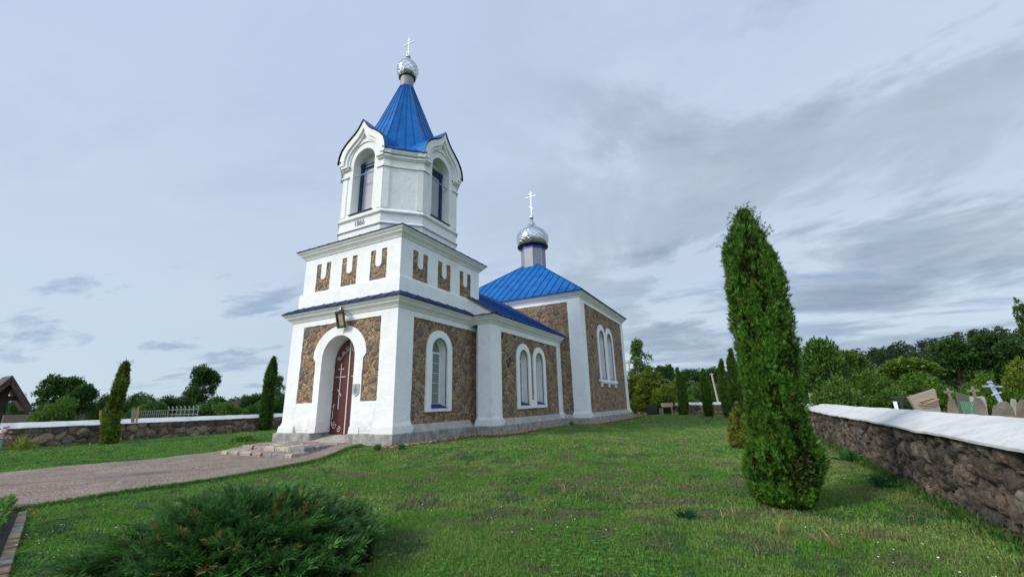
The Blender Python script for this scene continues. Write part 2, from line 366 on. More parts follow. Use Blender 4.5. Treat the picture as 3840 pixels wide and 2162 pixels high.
def glazing():                     # panes with net curtains close behind them
    m, N, L, M, RAMP, MIX, b, out = new_mat('curtained_glass')
    tc = N('ShaderNodeTexCoord'); w = N('ShaderNodeTexWave', i_Scale=5, i_Distortion=1.5); w.bands_direction = 'Y'; L(tc.outputs['Object'], w.inputs['Vector'])
    L(MIX(w.outputs['Fac'], (.10, .125, .12), (.30, .33, .31)), b.inputs['Base Color']); b.inputs['Roughness'].default_value = .06; b.inputs['Specular IOR Level'].default_value = .6; return m
M_GLASS = glazing()
M_PEBBLE = vcol('brick_rubble', .85, var=(.8, 1.2))
M_WOOD = simple('dark_stained_timber', (.055, .035, .028), .7, var=.3, scale=9, bump=.5)

# ================================================================== THE CHURCH
church = tag(empty('church', (-2.875, 9, .4)), 'white and fieldstone church with bright blue metal roofs and a pointed bell tower', 'church')
def cp(mb, name, mat, parent=None, **kw):            # a part of the church: geometry is written in world coordinates
    o = mb.build(name, mat, None, **kw); par = parent or church
    o.parent = par; o.matrix_parent_inverse = Matrix.Translation(-Vector((-2.875, 9, .4))) if par is church else Matrix.Identity(4)
    return o
XL, XR = -5.75, 0.0
FRONT = lambda u, z, d: (u, d, z)
SIDE = lambda u, z, d: (-d, u, z)
SIDEL = lambda u, z, d: (-5.75+d, u, z)
def rect(a, b, z0, z1): return [(a, z0), (a, z1), (b, z1), (b, z0)]
def arch_hole(c, h, z0, ztop, rz=None, n=18):
    rz = rz or h; return [(c-h, z0)]+arch(c, h, ztop-rz, rz, n)+[(c+h, z0)]
def wob(pts, a=.012, s=0):                             # hand-cut masonry edges
    out = []
    for i in range(len(pts)):
        p, q = pts[i], pts[(i+1) % len(pts)]; d = math.hypot(q[0]-p[0], q[1]-p[1]); k = max(1, int(d/.16))
        for j in range(k):
            t = j/k; r = random.Random(hash((round(p[0]*50), round(p[1]*50), j, s)))
            f = 0 if j == 0 else 1
            out.append((p[0]+(q[0]-p[0])*t+f*r.uniform(-a, a), p[1]+(q[1]-p[1])*t+f*r.uniform(-a, a)))
    return out
# --- plinth
mb = MB()
def plinth(x0, x1, y0, y1): mb.box(x0, x1, y0, y1, 0.0, .745)
mb.box(-5.95, -3.80, -.2, .74, 0, .745); mb.box(-1.97, .2, -.2, .74, 0, .748); mb.box(-5.95, .2, .74, 5.3, 0, .742)
mb.box(-7.0, 1.25, 4.42, 12.6, 0, .746)
mb.box(-8.42, 2.67, 12.5, 23.47, 0, .744)
mb.box(-6.9, 1.3, 23.4, 26.5, 0, .74)
cp(mb, 'plinth', M_CONC, bevel=.025)
mb = MB()                                               # sloping mortar ledges over the plinth
for a, b_, x in ((.86, 4.6, 0.0), (5.5, 12.1, 1.057), (13.5, 22.5, 2.46)):
    mb.add([(x+.17, a, .745), (x+.17, b_, .745), (x-.06, b_, 1.02), (x-.06, a, 1.02), (x-.06, a, .74), (x-.06, b_, .74)], [(0, 1, 2, 3), (0, 3, 4), (1, 5, 2)])
mb.add([(1.1, 12.55, .745), (1.7, 12.55, .745), (1.7, 12.8, .98), (1.1, 12.8, .98)], [(0, 1, 2, 3)])
cp(mb, 'mortar_ledge', M_LEDGE)
# --- porch walls: front
door_n = [(-3.78, .66)]+arch(-2.89, .89, 3.42, .86, 22)+[(-1.99, .66)]
outer = [(-5.75, .75), (-5.75, 5.03), (0, 5.03), (0, .75), (-1.99, .75)]+arch(-2.89, .89, 3.42, .86, 22, 0, 180)+[(-3.78, .75)]
surr = [(-1.58, 1.82), (-1.58, 3.34), (-1.44, 3.50)]+arch(-2.86, 1.41, 3.55, 1.10, 24, 4, 176)+[(-4.27, 3.50), (-4.13, 3.34), (-4.10, 1.82)]
panel = [(-5.03, 1.82), (-5.03, 4.79), (-.79, 4.79), (-.78, 1.82)]+surr
mb = MB(); mb.plate(FRONT, outer, [wob(panel)], 0.0, .08)
core = [(-5.6, .75), (-5.6, 5.03), (-.15, 5.03), (-.15, .75), (-1.99, .75)]+arch(-2.89, .89, 3.42, .86, 22, 0, 180)+[(-3.78, .75)]
mb.plate(FRONT, core, [], .0812, .72)
# side of the porch
win1 = arch_hole(2.43, .5, 1.52, 4.20)
mb.plate(SIDE, [(0.0805, .75), (0.0805, 5.03), (5.15, 5.03), (5.15, .75)], [wob([(.85, .8), (.85, 4.80), (5.12, 4.80), (5.12, .8)])], 0, .08)
mb.plate(SIDE, [(.73, .75), (.73, 5.03), (5.15, 5.03), (5.15, .75)], [win1], .1, .55)
mb.plate(SIDEL, rect(0.0805, 5.15, .75, 5.03), [], 0, .5)
# nave walls
NS = lambda u, z, d: (1.057-d, u, z); NSL = lambda u, z, d: (-6.807+d, u, z)
NF = lambda u, z, d: (u, 4.61+d, z)
w2, w3 = arch_hole(7.73, .5, 1.53, 4.17), arch_hole(9.575, .5, 1.55, 4.18)
mb.plate(NS, rect(4.6105, 12.72, .75, 5.03), [wob([(5.5, .8), (5.5, 4.78), (12.15, 4.78), (12.12, .8)])], 0, .08)
mb.plate(NS, rect(5.2, 12.72, .75, 5.03), [w2, w3], .1, .55)
mb.plate(NSL, rect(4.6105, 12.72, .75, 5.03), [], 0, .5)
mb.plate(NF, rect(.37, 1.0565, .75, 5.03), [], 0, .5); mb.plate(NF, rect(-6.8065, -6.1, .75, 5.03), [], 0, .5)
mb.plate(lambda u, z, d: (u, 5.15+d, z), rect(-.3, 1.0, .75, 5.03), [], 0, .3)
# chancel walls
CS = lambda u, z, d: (2.463-d, u, z); CSL = lambda u, z, d: (-8.213+d, u, z); CF = lambda u, z, d: (u, 12.72+d, z)
mb.plate(CS, rect(12.7205, 23.25, .75, 7.76), [wob([(13.55, .8), (13.58, 7.52), (22.6, 7.52), (22.5, .8)])], 0, .08)
w4, w5 = arch_hole(16.86, .68, 3.02, 6.27), arch_hole(18.78, .70, 3.02, 6.30)
mb.plate(CS, rect(13.3, 23.0, .75, 7.76), [w4, w5], .1, .55)
mb.plate(CSL, rect(12.7205, 23.25, .75, 7.76), [], 0, .5)
mb.plate(CF, rect(-8.2125, 2.4625, .75, 7.76), [wob([(-7.43, .8), (-7.43, 7.53), (1.66, 7.53), (1.70, .8)])], 0, .08)
mb.plate(lambda u, z, d: (u, 23.25-d, z), rect(-8.2125, 2.4625, .75, 7.76), [], 0, .5)
# base flares of the corner pilasters (two steps each)
for x0, x1, y0, y1 in ((-5.75, -5.03, 0, .6), (-.80, 0, 0, .85), (.37, 1.057, 4.61, 5.48), (.5, 1.057, 12.17, 12.7), (1.70, 2.463, 12.72, 13.48), (1.9, 2.463, 22.55, 23.25), (-8.213, -7.4, 12.72, 13.5)):
    mb.frustum(x0, x1, y0, y1, .747, .98, .105, .075); mb.frustum(x0, x1, y0, y1, .98, 1.10, .045, .004)
mb.frustum(-2.0+.005, -1.55, -.004, .5, .747, .97, .035, .015); mb.frustum(-4.12, -3.785, -.004, .5, .747, .97, .035, .015)
# gable parapet of the nave
mb.plate(lambda u, z, d: (u, 4.62+d, z), [(-6.9, 5.3), (-6.9, 5.46), (-5.4, 6.42), (-.35, 6.42), (1.15, 5.46), (1.15, 5.3)], [], 0, .2)
cp(mb, 'wall', M_WHITE)
# rough whitewashed rubble under the front stone panels
for a, b_ in ((-5.03, -4.10), (-1.58, -.78)):
    mb = MB()
    n = 14; nz = 16; vs = []; fs = []
    for i in range(n+1):
        for j in range(nz+1):
            x = a+(b_-a)*i/n; z = .80+(1.815-.80)*j/nz
            e = min(i, n-i, 2)/2*min(j, nz-j, 1); vs.append((x, .004-.035*e*float(fbm(x*5+9, z*5, 3)), z))
    for i in range(n):
        for j in range(nz): fs.append((i*(nz+1)+j, (i+1)*(nz+1)+j, (i+1)*(nz+1)+j+1, i*(nz+1)+j+1))
    mb.add(vs, fs); cp(mb, 'rough_plaster', M_WHITE, smooth=False)
# fieldstone panels, each recessed in its frame
def stone(fm, outer, holes=(), d0=.04, d1=.094): cp(MB().plate(fm, outer, holes, d0, d1), 'stone_panel', M_STONE)
so = [(-5.1, 1.7), (-5.1, 4.9), (-.7, 4.9), (-.7, 1.7), (-1.7, 1.7)]+arch(-2.87, 1.2, 3.45, .95, 24, 0, 180)+[(-4.0, 1.7)]
stone(FRONT, so); stone(SIDE, rect(.75, 5.14, .76, 4.9), [win1]); stone(NS, rect(5.35, 12.3, .76, 4.9), [w2, w3])
stone(CS, rect(13.45, 22.75, .76, 7.62), [w4, w5]); stone(CF, rect(-7.5, 1.85, .76, 7.62))
# --- cornices
CP1 = [(-.01, 5.0), (.045, 5.03), (.06, 5.07), (.085, 5.085), (.09, 5.10), (.20, 5.19), (.215, 5.235), (.235, 5.24), (.30, 5.30), (.315, 5.355), (.30, 5.37), (-.05, 5.37)]
path1 = [(-6.807, 12.72), (-6.807, 4.61), (-5.75, 4.61), (-5.75, 0), (0, 0), (0, 4.61), (1.057, 4.61), (1.057, 12.72)]
cp(MB().sweep(path1, CP1), 'cornice', M_WHITE)
def shift(pr, dz, k=1.0): return [(o*k, z+dz) for o, z in pr]
cp(MB().sweep([(-8.213, 12.72), (2.463, 12.72), (2.463, 23.25), (-8.213, 23.25)], shift(CP1, 2.71, .9), True), 'cornice', M_WHITE)
# --- roofs with standing seams
def roof_face(mb, seam, P, eave, step=.55, h=.035, w=.03, lift=.012, off=.2):
    """P: planar polygon (Vectors); eave: unit vector along the eave; seams run up the slope"""
    P = [Vector(p) for p in P]; n = (P[1]-P[0]).cross(P[-1]-P[0]).normalized(); n = n if n.z > 0 else -n
    mb.mi = 0; mb.add([p for p in P]+[p-n*.03 for p in P], [tuple(range(len(P)))]); b = len(mb.v)-2*len(P); mb.mi = 2; m_ = len(P)
    mb.f += [tuple(b+i for i in range(m_, 2*m_))[::-1]]+[(b+i, b+(i+1) % m_, b+m_+(i+1) % m_, b+m_+i) for i in range(m_)]; mb.m += [2]*(m_+1)
    e = Vector(eave).normalized(); s = n.cross(e).normalized(); s = s if s.z > 0 else -s
    us = [p.dot(e) for p in P]; u = min(us)+off
    while u < max(us):
        hit = []
        for i in range(len(P)):
            a, b = P[i], P[(i+1) % len(P)]; ua, ub = a.dot(e), b.dot(e)
            if (ua-u)*(ub-u) < 0: hit.append(a+(b-a)*((u-ua)/(ub-ua)))
        if len(hit) == 2 and (hit[0]-hit[1]).length > .1:
            seam.bar(hit[0]+n*lift, hit[1]+n*lift, w, h, up=n)
        u += step
def roof(name, faces, ridges=(), **kw):
    mb, sm = MB(), MB(); sm.mi = 1; edge = kw.pop('edge', None); base = kw.pop('mat', M_BLUE)
    for P, e in faces: roof_face(mb, sm, P, e, **kw)
    for a, b in ridges: sm.tube([a, b], .028, 6)
    if edge:
        sm.mi = 2
        for a, b in edge: sm.bar(a, b, .02, .035)
    b = len(mb.v); mb.v += sm.v; mb.f += [tuple(b+i for i in f) for f in sm.f]; mb.m += sm.m; return cp(mb, name, [base, M_BLUED, M_EDGE])
e_ = .35; z0, z1 = 5.385, 5.72
o = roof('porch_skirt_roof', [([(-5.75-e_, -e_, z0), (e_, -e_, z0), (-.15, .2, z1), (-5.6, .2, z1)], (1, 0, 0)),
    ([(e_, -e_, z0), (e_, 4.58, z0), (-.15, 4.58, z1), (-.15, .2, z1)], (0, 1, 0)),
    ([(-5.75-e_, -e_, z0), (-5.75-e_, 4.58, z0), (-5.6, 4.58, z1), (-5.6, .2, z1)], (0, 1, 0)),
    ([(-.1, 4.26, z0), (1.057+e_, 4.26, z0), (1.057+e_, 4.72, z0+.12), (-.1, 4.72, z0+.12)], (1, 0, 0))], step=.62, h=.028, w=.03, lift=.008, mat=M_SKIRT,
    edge=[((-5.75-e_, -e_, z0-.02), (e_+.015, -e_, z0-.02)), ((e_, -e_, z0-.02), (e_, 4.26, z0-.02)), ((e_, 4.26, z0-.02), (1.057+e_, 4.26, z0-.02))])
ye = 12.9
roof('nave_roof', [([(1.42, 4.74, 5.41), (1.42, ye, 5.41), (-2.875, ye, 8.12), (-2.875, 4.74, 8.12)], (0, 1, 0)),
    ([(-7.17, 4.74, 5.41), (-7.17, ye, 5.41), (-2.875, ye, 8.12), (-2.875, 4.74, 8.12)], (0, 1, 0))], step=.48, w=.022, h=.03, edge=[((1.42, 4.3, 5.385), (1.42, 12.8, 5.385))])
TILE = simple('old_clay_tile', (.33, .20, .12), .9, var=.3, scale=9, bump=.7)
cp(MB().bar((-.36, 4.70, 6.45), (1.28, 4.70, 5.43), .26, .05), 'parapet_tile', TILE); cp(MB().bar((-5.39, 4.70, 6.45), (-7.03, 4.70, 5.43), .26, .05), 'parapet_tile', TILE)
X0, X1, Y0, Y1, zc = -8.56, 2.81, 12.37, 23.60, 8.10; AP = (-2.875, 17.99, 12.55)
roof('chancel_roof', [([(X0, Y0, zc), (X1, Y0, zc), AP], (1, 0, 0)), ([(X1, Y0, zc), (X1, Y1, zc), AP], (0, 1, 0)),
    ([(X0, Y0, zc), (X0, Y1, zc), AP], (0, 1, 0)), ([(X0, Y1, zc), (X1, Y1, zc), AP], (1, 0, 0))],
    ridges=[((X0, Y0, zc+.02), AP), ((X1, Y0, zc+.02), AP), ((X0, Y1, zc+.02), AP), ((X1, Y1, zc+.02), AP)], step=.56, w=.03, h=.04, edge=[((X0, Y0, zc-.02), (X1+.015, Y0, zc-.02)), ((X1, Y0, zc-.02), (X1, Y1, zc-.02))])
# --- second tier
mb = MB(); T0, T1, U0, U1 = -5.58, -.171, .171, 5.58
TF = lambda u, z, d: (u, .171+d, z); TS = lambda u, z, d: (-.171-d, u, z); TSL = lambda u, z, d: (-5.58+d, u, z); TB = lambda u, z, d: (u, 5.58-d, z)
def ushape(a, b, zb, zt, w, zi):                        # a U of stone; the plastered tongue between its legs
    c = (a+b)/2; return [(a, zb), (a, zt), (c-w, zt)]+arch(c, w, zi+w, w, 10, 180, 360)+[(c+w, zt), (b, zt), (b, zb)]
UF = [ushape(c-.43, c+.43, 6.28, 7.49, .155, 6.79) for c in (-4.41, -2.88, -1.29)]
US = [ushape(c-.45, c+.45, 6.30, 7.48, .145, 6.79) for c in (1.31, 2.85, 4.43)]
tor = lambda a, b: rect(a, b, 5.6, 7.80)
mb.plate(TF, tor(T0, T1), [wob(u, .01) for u in UF], 0, .08); mb.plate(TF, tor(T0+.1, T1-.1), [], .11, .4)
mb.plate(TS, tor(U0+.0805, U1), [wob(u, .01) for u in US], 0, .08); mb.plate(TS, tor(U0+.1, U1-.1), [], .11, .4)
mb.plate(TSL, tor(U0+.0805, U1), [], 0, .4); mb.plate(TB, tor(T0+.01, T1-.01), [], 0, .4)
mb.sweep([(T0, U0), (T1, U0), (T1, U1), (T0, U1)], [(.09, 5.5), (.09, 6.2), (.07, 6.235), (-.01, 6.275)], True)
o = cp(mb, 'tower_middle_stage', M_WHITE)
for fm, LL in ((TF, UF), (TS, US)):
    for u in LL:
        c = (u[0][0]+u[-1][0])/2; cp(MB().plate(fm, rect(c-.5, c+.5, 6.22, 7.55), [], .035, .108), 'stone_panel', M_STONE, o)
cp(MB().sweep([(T0, U0), (T1, U0), (T1, U1), (T0, U1)], shift(CP1, 2.77, .92), True), 'cornice', M_WHITE, o)
e2 = .31; q0, q1, r0, r1, zq = T0-e2, T1+e2, U0-e2, U1+e2, 8.155; A2 = (-2.875, 2.875, 8.95)
roof('tower_skirt_roof', [([(q0, r0, zq), (q1, r0, zq), A2], (1, 0, 0)), ([(q1, r0, zq), (q1, r1, zq), A2], (0, 1, 0)),
    ([(q0, r0, zq), (q0, r1, zq), A2], (0, 1, 0)), ([(q0, r1, zq), (q1, r1, zq), A2], (1, 0, 0))], step=.6, w=.03, h=.03, lift=.008, mat=M_BLUED, edge=[((q0, r0, zq-.02), (q1+.015, r0, zq-.02)), ((q1, r0, zq-.02), (q1, r1, zq-.02))])
# --- belfry: square with wide chamfers
BC = Vector((-2.875, 2.875)); BB, KK = 2.38, 1.195
def octpath(q): 
    s, k = BB+q, KK+q*.41
    return [(BC.x+a, BC.y+b) for a, b in ((-k, -s), (k, -s), (s, -k), (s, k), (k, s), (-k, s), (-s, k), (-s, -k))]
mb = MB()
mb.sweep(octpath(0), [(.02, 8.1), (.02, 8.80), (.09, 8.80), (.10, 8.84), (.04, 8.90), (.02, 8.91), (.02, 9.26), (.10, 9.30), (.12, 9.345), (.04, 9.43), (-.01, 9.52), (-.35, 9.53)], True)
faces = []
for k in range(4):                                       # main faces, turned about the axis
    c, s = (1, 0, -1, 0)[k], (0, 1, 0, -1)[k]
    def fm(u, z, d, c=c, s=s): X, Y = u, -(BB-d); return (BC.x+X*c-Y*s, BC.y+X*s+Y*c, z)
    faces.append(fm)
gable = [(1.36, 12.05), (1.36, 12.25), (1.32, 12.52), (1.21, 12.78), (1.0, 13.02), (.74, 13.22), (.48, 13.40), (.28, 13.58), (.12, 13.80), (0, 14.02)]
gab = [(-u, z) for u, z in gable]+[(u, z) for u, z in gable[::-1][1:]]
def shrink(t, dz=0): return [(u*t, 12.05+(z-12.05)*(t if z > 12.3 else 1)+dz) for u, z in gab]
oh = arch_hole(0, .64, 9.62, 12.68, .64, 20)
for fm in faces:
    mb.plate(fm, [(-1.19, 9.5), (-1.19, 12.1)]+[(u*.9, 12.05+(z-12.05)*.9) for u, z in gab]+[(1.19, 12.1), (1.19, 9.5)], [oh], 0, .55)
    # stepped archivolt following the ogee, and a raised ring round the arch
    mb.plate(fm, gab[0:1]+gab[1:]+shrink(.80)[::-1], [], -.20, .02)
    mb.plate(fm, shrink(.86)+shrink(.70)[::-1], [], -.12, .02)
    ring_o = arch(0, 1.0, 12.08, 1.06, 22); ring_i = arch(0, .86, 12.08, .90, 22, 0, 180)
    mb.plate(fm, [(-1.0, 11.9)]+ring_o+[(1.0, 11.9), (.86, 11.9)]+ring_i+[(-.86, 11.9)], [], -.05, .02)
    for sg in (-1, 1):                                   # capital bands and corner strips
        a, b_ = sorted((sg*.86, sg*1.20))
        for zz, pr_, hh in ((11.42, .09, .09), (11.84, .10, .07), (11.91, .17, .10)):
            aa, bb = (a, b_+pr_*.4) if sg > 0 else (a-pr_*.4, b_)
            mb.plate(fm, rect(aa, bb, zz, zz+hh), [], -pr_, .02)
        a, b_ = sorted((sg*.92, sg*1.19)); mb.plate(fm, rect(a, b_, 9.53, 11.42), [], -.03, .02)
for k in range(4):                                       # chamfer faces
    t = math.radians(45+90*k); n = Vector((math.sin(t), -math.cos(t))); tv = Vector((math.cos(t), math.sin(t))); D = (BB+KK)/math.sqrt(2); hw = (BB-KK)/math.sqrt(2)
    def fm(u, z, d, n=n, tv=tv): p = BC+n*(D-d)+tv*u; return (p.x, p.y, z)
    mb.plate(fm, rect(-hw, hw, 9.5, 12.3), [], 0, .5)
    for sg in (-1, 1):
        a, b_ = sorted((sg*(hw-.26), sg*(hw+.0))); mb.plate(fm, rect(a, b_, 9.53, 12.1), [], -.035, .02)
        a, b_ = sorted((sg*(hw-.28), sg*(hw+.03)))
        for zz, pr_, hh in ((11.42, .09, .09), (11.80, .09, .06), (11.86, .15, .10), (12.0, .21, .22)): mb.plate(fm, rect(a, b_+(.02 if sg > 0 else 0), zz, zz+hh), [], -pr_, .02)
    for zz, pr_, hh in ((11.42, .055, .07), (11.80, .06, .05), (11.86, .11, .08), (12.02, .15, .06), (12.08, .18, .14)): mb.plate(fm, rect(-hw+.28, hw-.28, zz, zz+hh), [], -pr_, .02)
bel = cp(mb, 'belfry', M_BELF)
bm_, fr_, rod_ = MB(), MB(), MB()
for fm in faces:
    bm_ = MB().plate(fm, rect(-.50, .50, 9.65, 12.05), [], .50, .53); cp(bm_, 'louvre_board', M_PANE, bel)
    f = MB().plate(fm, [(-.62, 9.6), (-.62, 12.30), (.62, 12.30), (.62, 9.6), (.50, 9.6), (.50, 12.02), (-.50, 12.02), (-.50, 9.6)], [], .40, .52).plate(fm, rect(-.66, .66, 12.14, 12.24), [], .36, .5)
    cp(f, 'opening_frame', M_NAVY, bel)
    cp(MB().plate(fm, [(-.7, 9.6), (-.7, 12.1)]+arch(0, .7, 12.1, .7, 14)+[(.7, 12.1), (.7, 9.6)], [], .54, .6), 'opening_back', M_BELF, bel)
    a, b_ = Vector(fm(-.80, 11.55, -.06)), Vector(fm(.80, 11.48, -.06)); a2, b2 = Vector(fm(-.63, 11.5, .12)), Vector(fm(.63, 11.46, .12))
    cp(MB().tube([a2, b2], .028, 8), 'tie_rod', simple('pale_blue_paint', (.22, .42, .62), .4), bel)
    cp(MB().plate(fm, rect(-.70, .70, 9.57, 9.60), [], -.06, .5), 'opening_sill', M_EDGE, bel)
# gable roofs: sheets following the ogee, running back into the spire
gr, gs = MB(), MB()
lip = [(1.44, 12.20)]+[(u*1.035+.02*(u > 0), z+.05) for u, z in gable[2:]]
lip = [(-u, z) for u, z in lip]+[(u, z) for u, z in lip[::-1][1:]]
for fm in faces:
    vs, fs = [], []; m = len(lip)
    for u, z in lip:
        zz = max(z, 11.6)
        vs += [fm(u, zz, -.25), fm(u*(.98 if z < 12.5 else 1), zz, .30+1.25*float(sstep(12.2, 13.0, z)))]
    for i in range(m-1): fs.append((2*i, 2*i+2, 2*i+3, 2*i+1))
    k = len(vs); vs += [(x, y, z-.03) for x, y, z in vs]; fs += [tuple(k+i for i in f) for f in fs]; gr.mi = 0; gr.add(vs, fs[:m-1]); b = len(gr.v)-len(vs); ex_ = fs[m-1:]+[(2*i, 2*i+2, 2*i+2+k, 2*i+k) for i in range(m-1)]; gr.f += [tuple(b+i for i in f) for f in ex_]; gr.m += [1]*len(ex_)
cp(gr, 'gable_roof', [M_BLUE, M_EDGE], bel)
# eight-sided spire with seams
rings = [(2.66, 12.20), (2.16, 12.80), (1.27, 14.98), (.33, 17.68)]
def op(r, z, k, t=0.0):
    a0 = math.radians(-67.5+45*k); a1 = a0+math.radians(45); R = r/math.cos(math.radians(22.5))*.985
    return Vector((BC.x+R*(math.cos(a0)*(1-t)+math.cos(a1)*t), BC.y+R*(math.sin(a0)*(1-t)+math.sin(a1)*t), z))
sp_, ss = MB(), MB()
for k in range(8):
    main = k % 2 == 1                                   # over the gabled faces the spire starts behind the gable
    for q_, ((ra, za), (rb, zb)) in enumerate(zip(rings[:-1], rings[1:])):
        if q_ == 0:
            if main: continue
            t45 = math.radians(-45+45*k); nn = Vector((math.cos(t45), math.sin(t45), 0)); tt = Vector((-nn.y, nn.x, 0)); D = (BB+KK)/math.sqrt(2)+.24; C3 = Vector((BC.x, BC.y, 12.24))
            A0, A1, B0, B1 = C3+nn*D-tt*.93, C3+nn*D+tt*.93, op(rb, zb, k), op(rb, zb, k, 1)
            sp_.add([A0, A1, B1, B0, A0-Vector((0, 0, .05)), A1-Vector((0, 0, .05)), A1-nn*.4-Vector((0, 0, .05)), A0-nn*.4-Vector((0, 0, .05))], [(0, 1, 2, 3), (0, 4, 5, 1), (4, 7, 6, 5), (0, 3, 7, 4), (1, 5, 6, 2)])
            for t in (0, .25, .5, .75, 1): ss.bar(A0.lerp(A1, t), B0.lerp(B1, t), .022, .04, up=nn)
            continue
        sp_.add([op(ra, za, k), op(ra, za, k, 1), op(rb, zb, k, 1), op(rb, zb, k)], [(0, 1, 2, 3)])
        for t in (0, .25, .5, .75): ss.bar(op(ra, za, k, t), op(rb, zb, k, t), .014 if t else .02, .034, up=(math.cos(math.radians(-45+45*k)), math.sin(math.radians(-45+45*k)), .3))
sp_.mi = 1; sp_.add(ss.v, ss.f); spire = cp(sp_, 'spire', [M_BLUE, M_BLUED])
def onion(prof, c, mat, parent, nu, nv, name='onion_dome', n=32):
    me = bpy.data.meshes.new(name); vs, fs, uv = [], [], []; L_ = [0]
    for (r0_, z0_), (r1_, z1_) in zip(prof[:-1], prof[1:]): L_.append(L_[-1]+math.hypot(r1_-r0_, z1_-z0_))
    for r, z in prof:
        for k in range(n): t = 2*math.pi*k/n; vs.append((c[0]+r*math.cos(t), c[1]+r*math.sin(t), z))
    for i in range(len(prof)-1):
        for k in range(n):
            fs.append((i*n+k, i*n+(k+1) % n, (i+1)*n+(k+1) % n, (i+1)*n+k))
            a, b, g, h = k/n*nu, (k+1)/n*nu, L_[i]/L_[-1]*nv, L_[i+1]/L_[-1]*nv; uv += [(a, g), (b, g), (b, h), (a, h)]
    me.from_pydata(vs, [], fs); l = me.uv_layers.new(name='UVMap'); l.data.foreach_set('uv', np.array(uv, np.float32).reshape(-1))
    for p in me.polygons: p.use_smooth = True
    o = link_mesh(name, me, mat); o.parent = parent
    return o
def smooth_prof(p, k=4):                                # Catmull-Rom through the profile
    P = [p[0]]+list(p)+[p[-1]]; out = []
    for i in range(1, len(P)-2):
        for j in range(k):
            t = j/k; out.append(tuple(.5*(2*P[i][d]+(P[i+1][d]-P[i-1][d])*t+(2*P[i-1][d]-5*P[i][d]+4*P[i+1][d]-P[i+2][d])*t*t+(3*P[i][d]-P[i-1][d]-3*P[i+1][d]+P[i+2][d])*t**3) for d in (0, 1)))
    return out+[p[-1]]
def cross(c, z0, z1, bars, w, parent):                  # bars: (z, half, slant)
    mb = MB(); mb.box(c[0]-w/2, c[0]+w/2, c[1]-w*.3, c[1]+w*.3, z0, z1)
    for z, h, s in bars:
        a, b = Vector((c[0]-h, c[1], z+s)), Vector((c[0]+h, c[1], z-s)); mb.bar(a, b, w*.66, w*.97)
    return cp(mb, 'cross', M_FRAME, parent, bevel=.006)
c = (BC.x, BC.y)
drum = cp(MB().lathe([(.345, 17.5), (.345, 18.42)], c, 24), 'drum', M_DRUM, spire)
cp(MB().lathe([(.36, 18.28), (.44, 18.27), (.50, 18.46), (.36, 18.5)], c, 8, .39), 'dome_skirt', M_BLACK, spire)
onion(smooth_prof([(.44, 18.34), (.52, 18.5), (.565, 18.72), (.56, 18.92), (.47, 19.13), (.33, 19.29), (.19, 19.40), (.11, 19.50), (.08, 19.62)]), c, M_SILVER, spire, 12, 6)
def ball(c, z, r, parent): cp(MB().lathe([(max(r*math.sin(math.pi*i/12), .002), z-r*math.cos(math.pi*i/12)) for i in range(13)], c, 20), 'finial_ball', M_CHROME, parent, smooth=True)
ball(c, 19.71, .14, spire); cross(c, 19.8, 20.97, [(20.59, .365, 0), (20.78, .13, 0), (20.0, .14, .05)], .055, spire)
c = (-2.875, 17.99); lan = cp(MB().lathe([(.97, 11.2), (.97, 13.5)], c, 8, math.radians(22.5)), 'lantern_drum', M_GREY)
cp(MB().lathe([(.985, 13.40), (1.0, 13.40), (1.0, 13.66), (.985, 13.66)], c, 8, math.radians(22.5)), 'blue_band', simple('deep_blue_band', (.005, .02, .30), .4), lan)
cb_ = MB()
for k in range(8):
    t = math.radians(22.5+45*k); cb_.tube([(c[0]+.968*math.cos(t), c[1]+.968*math.sin(t), 11.6), (c[0]+.968*math.cos(t), c[1]+.968*math.sin(t), 13.4)], .018, 5)
cp(cb_, 'corner_bead', M_GREY, lan)
cp(MB().lathe([(.98, 13.62), (1.24, 13.70), (1.255, 13.78), (1.1, 13.86)], c, 24), 'dome_skirt', M_BLACK, lan)
onion(smooth_prof([(1.16, 13.82), (1.25, 14.02), (1.32, 14.35), (1.30, 14.62), (1.17, 14.93), (.92, 15.18), (.66, 15.34), (.46, 15.50), (.30, 15.72), (.17, 15.98), (.07, 16.25)]), c, M_SILVER, lan, 18, 9)
ball(c, 16.36, .18, lan); cross(c, 16.5, 18.72, [(18.26, .49, 0), (18.52, .19, 0), (17.25, .20, .13)], .085, lan)
# --- year painted on the belfry base
cu = bpy.data.curves.new('year', 'FONT'); cu.body = '1866'; cu.size = .36; cu.extrude = .004; cu.offset = .008; tmp = bpy.data.objects.new('tmp', cu); SC.collection.objects.link(tmp)
dg = bpy.context.evaluated_depsgraph_get(); me = bpy.data.meshes.new_from_object(tmp.evaluated_get(dg)); bpy.data.objects.remove(tmp)
yr = link_mesh('painted_year', me, simple('grey_green_paint', (.24, .30, .29), .7, var=.4, scale=20)); yr.parent = bel
yr.data.transform(Matrix.Translation((-3.16, .468, 8.96)) @ Matrix.Rotation(math.radians(90), 4, 'X') @ Matrix.Scale(.86, 4, (1, 0, 0)))
for i in range(len(me.materials)-1): pass
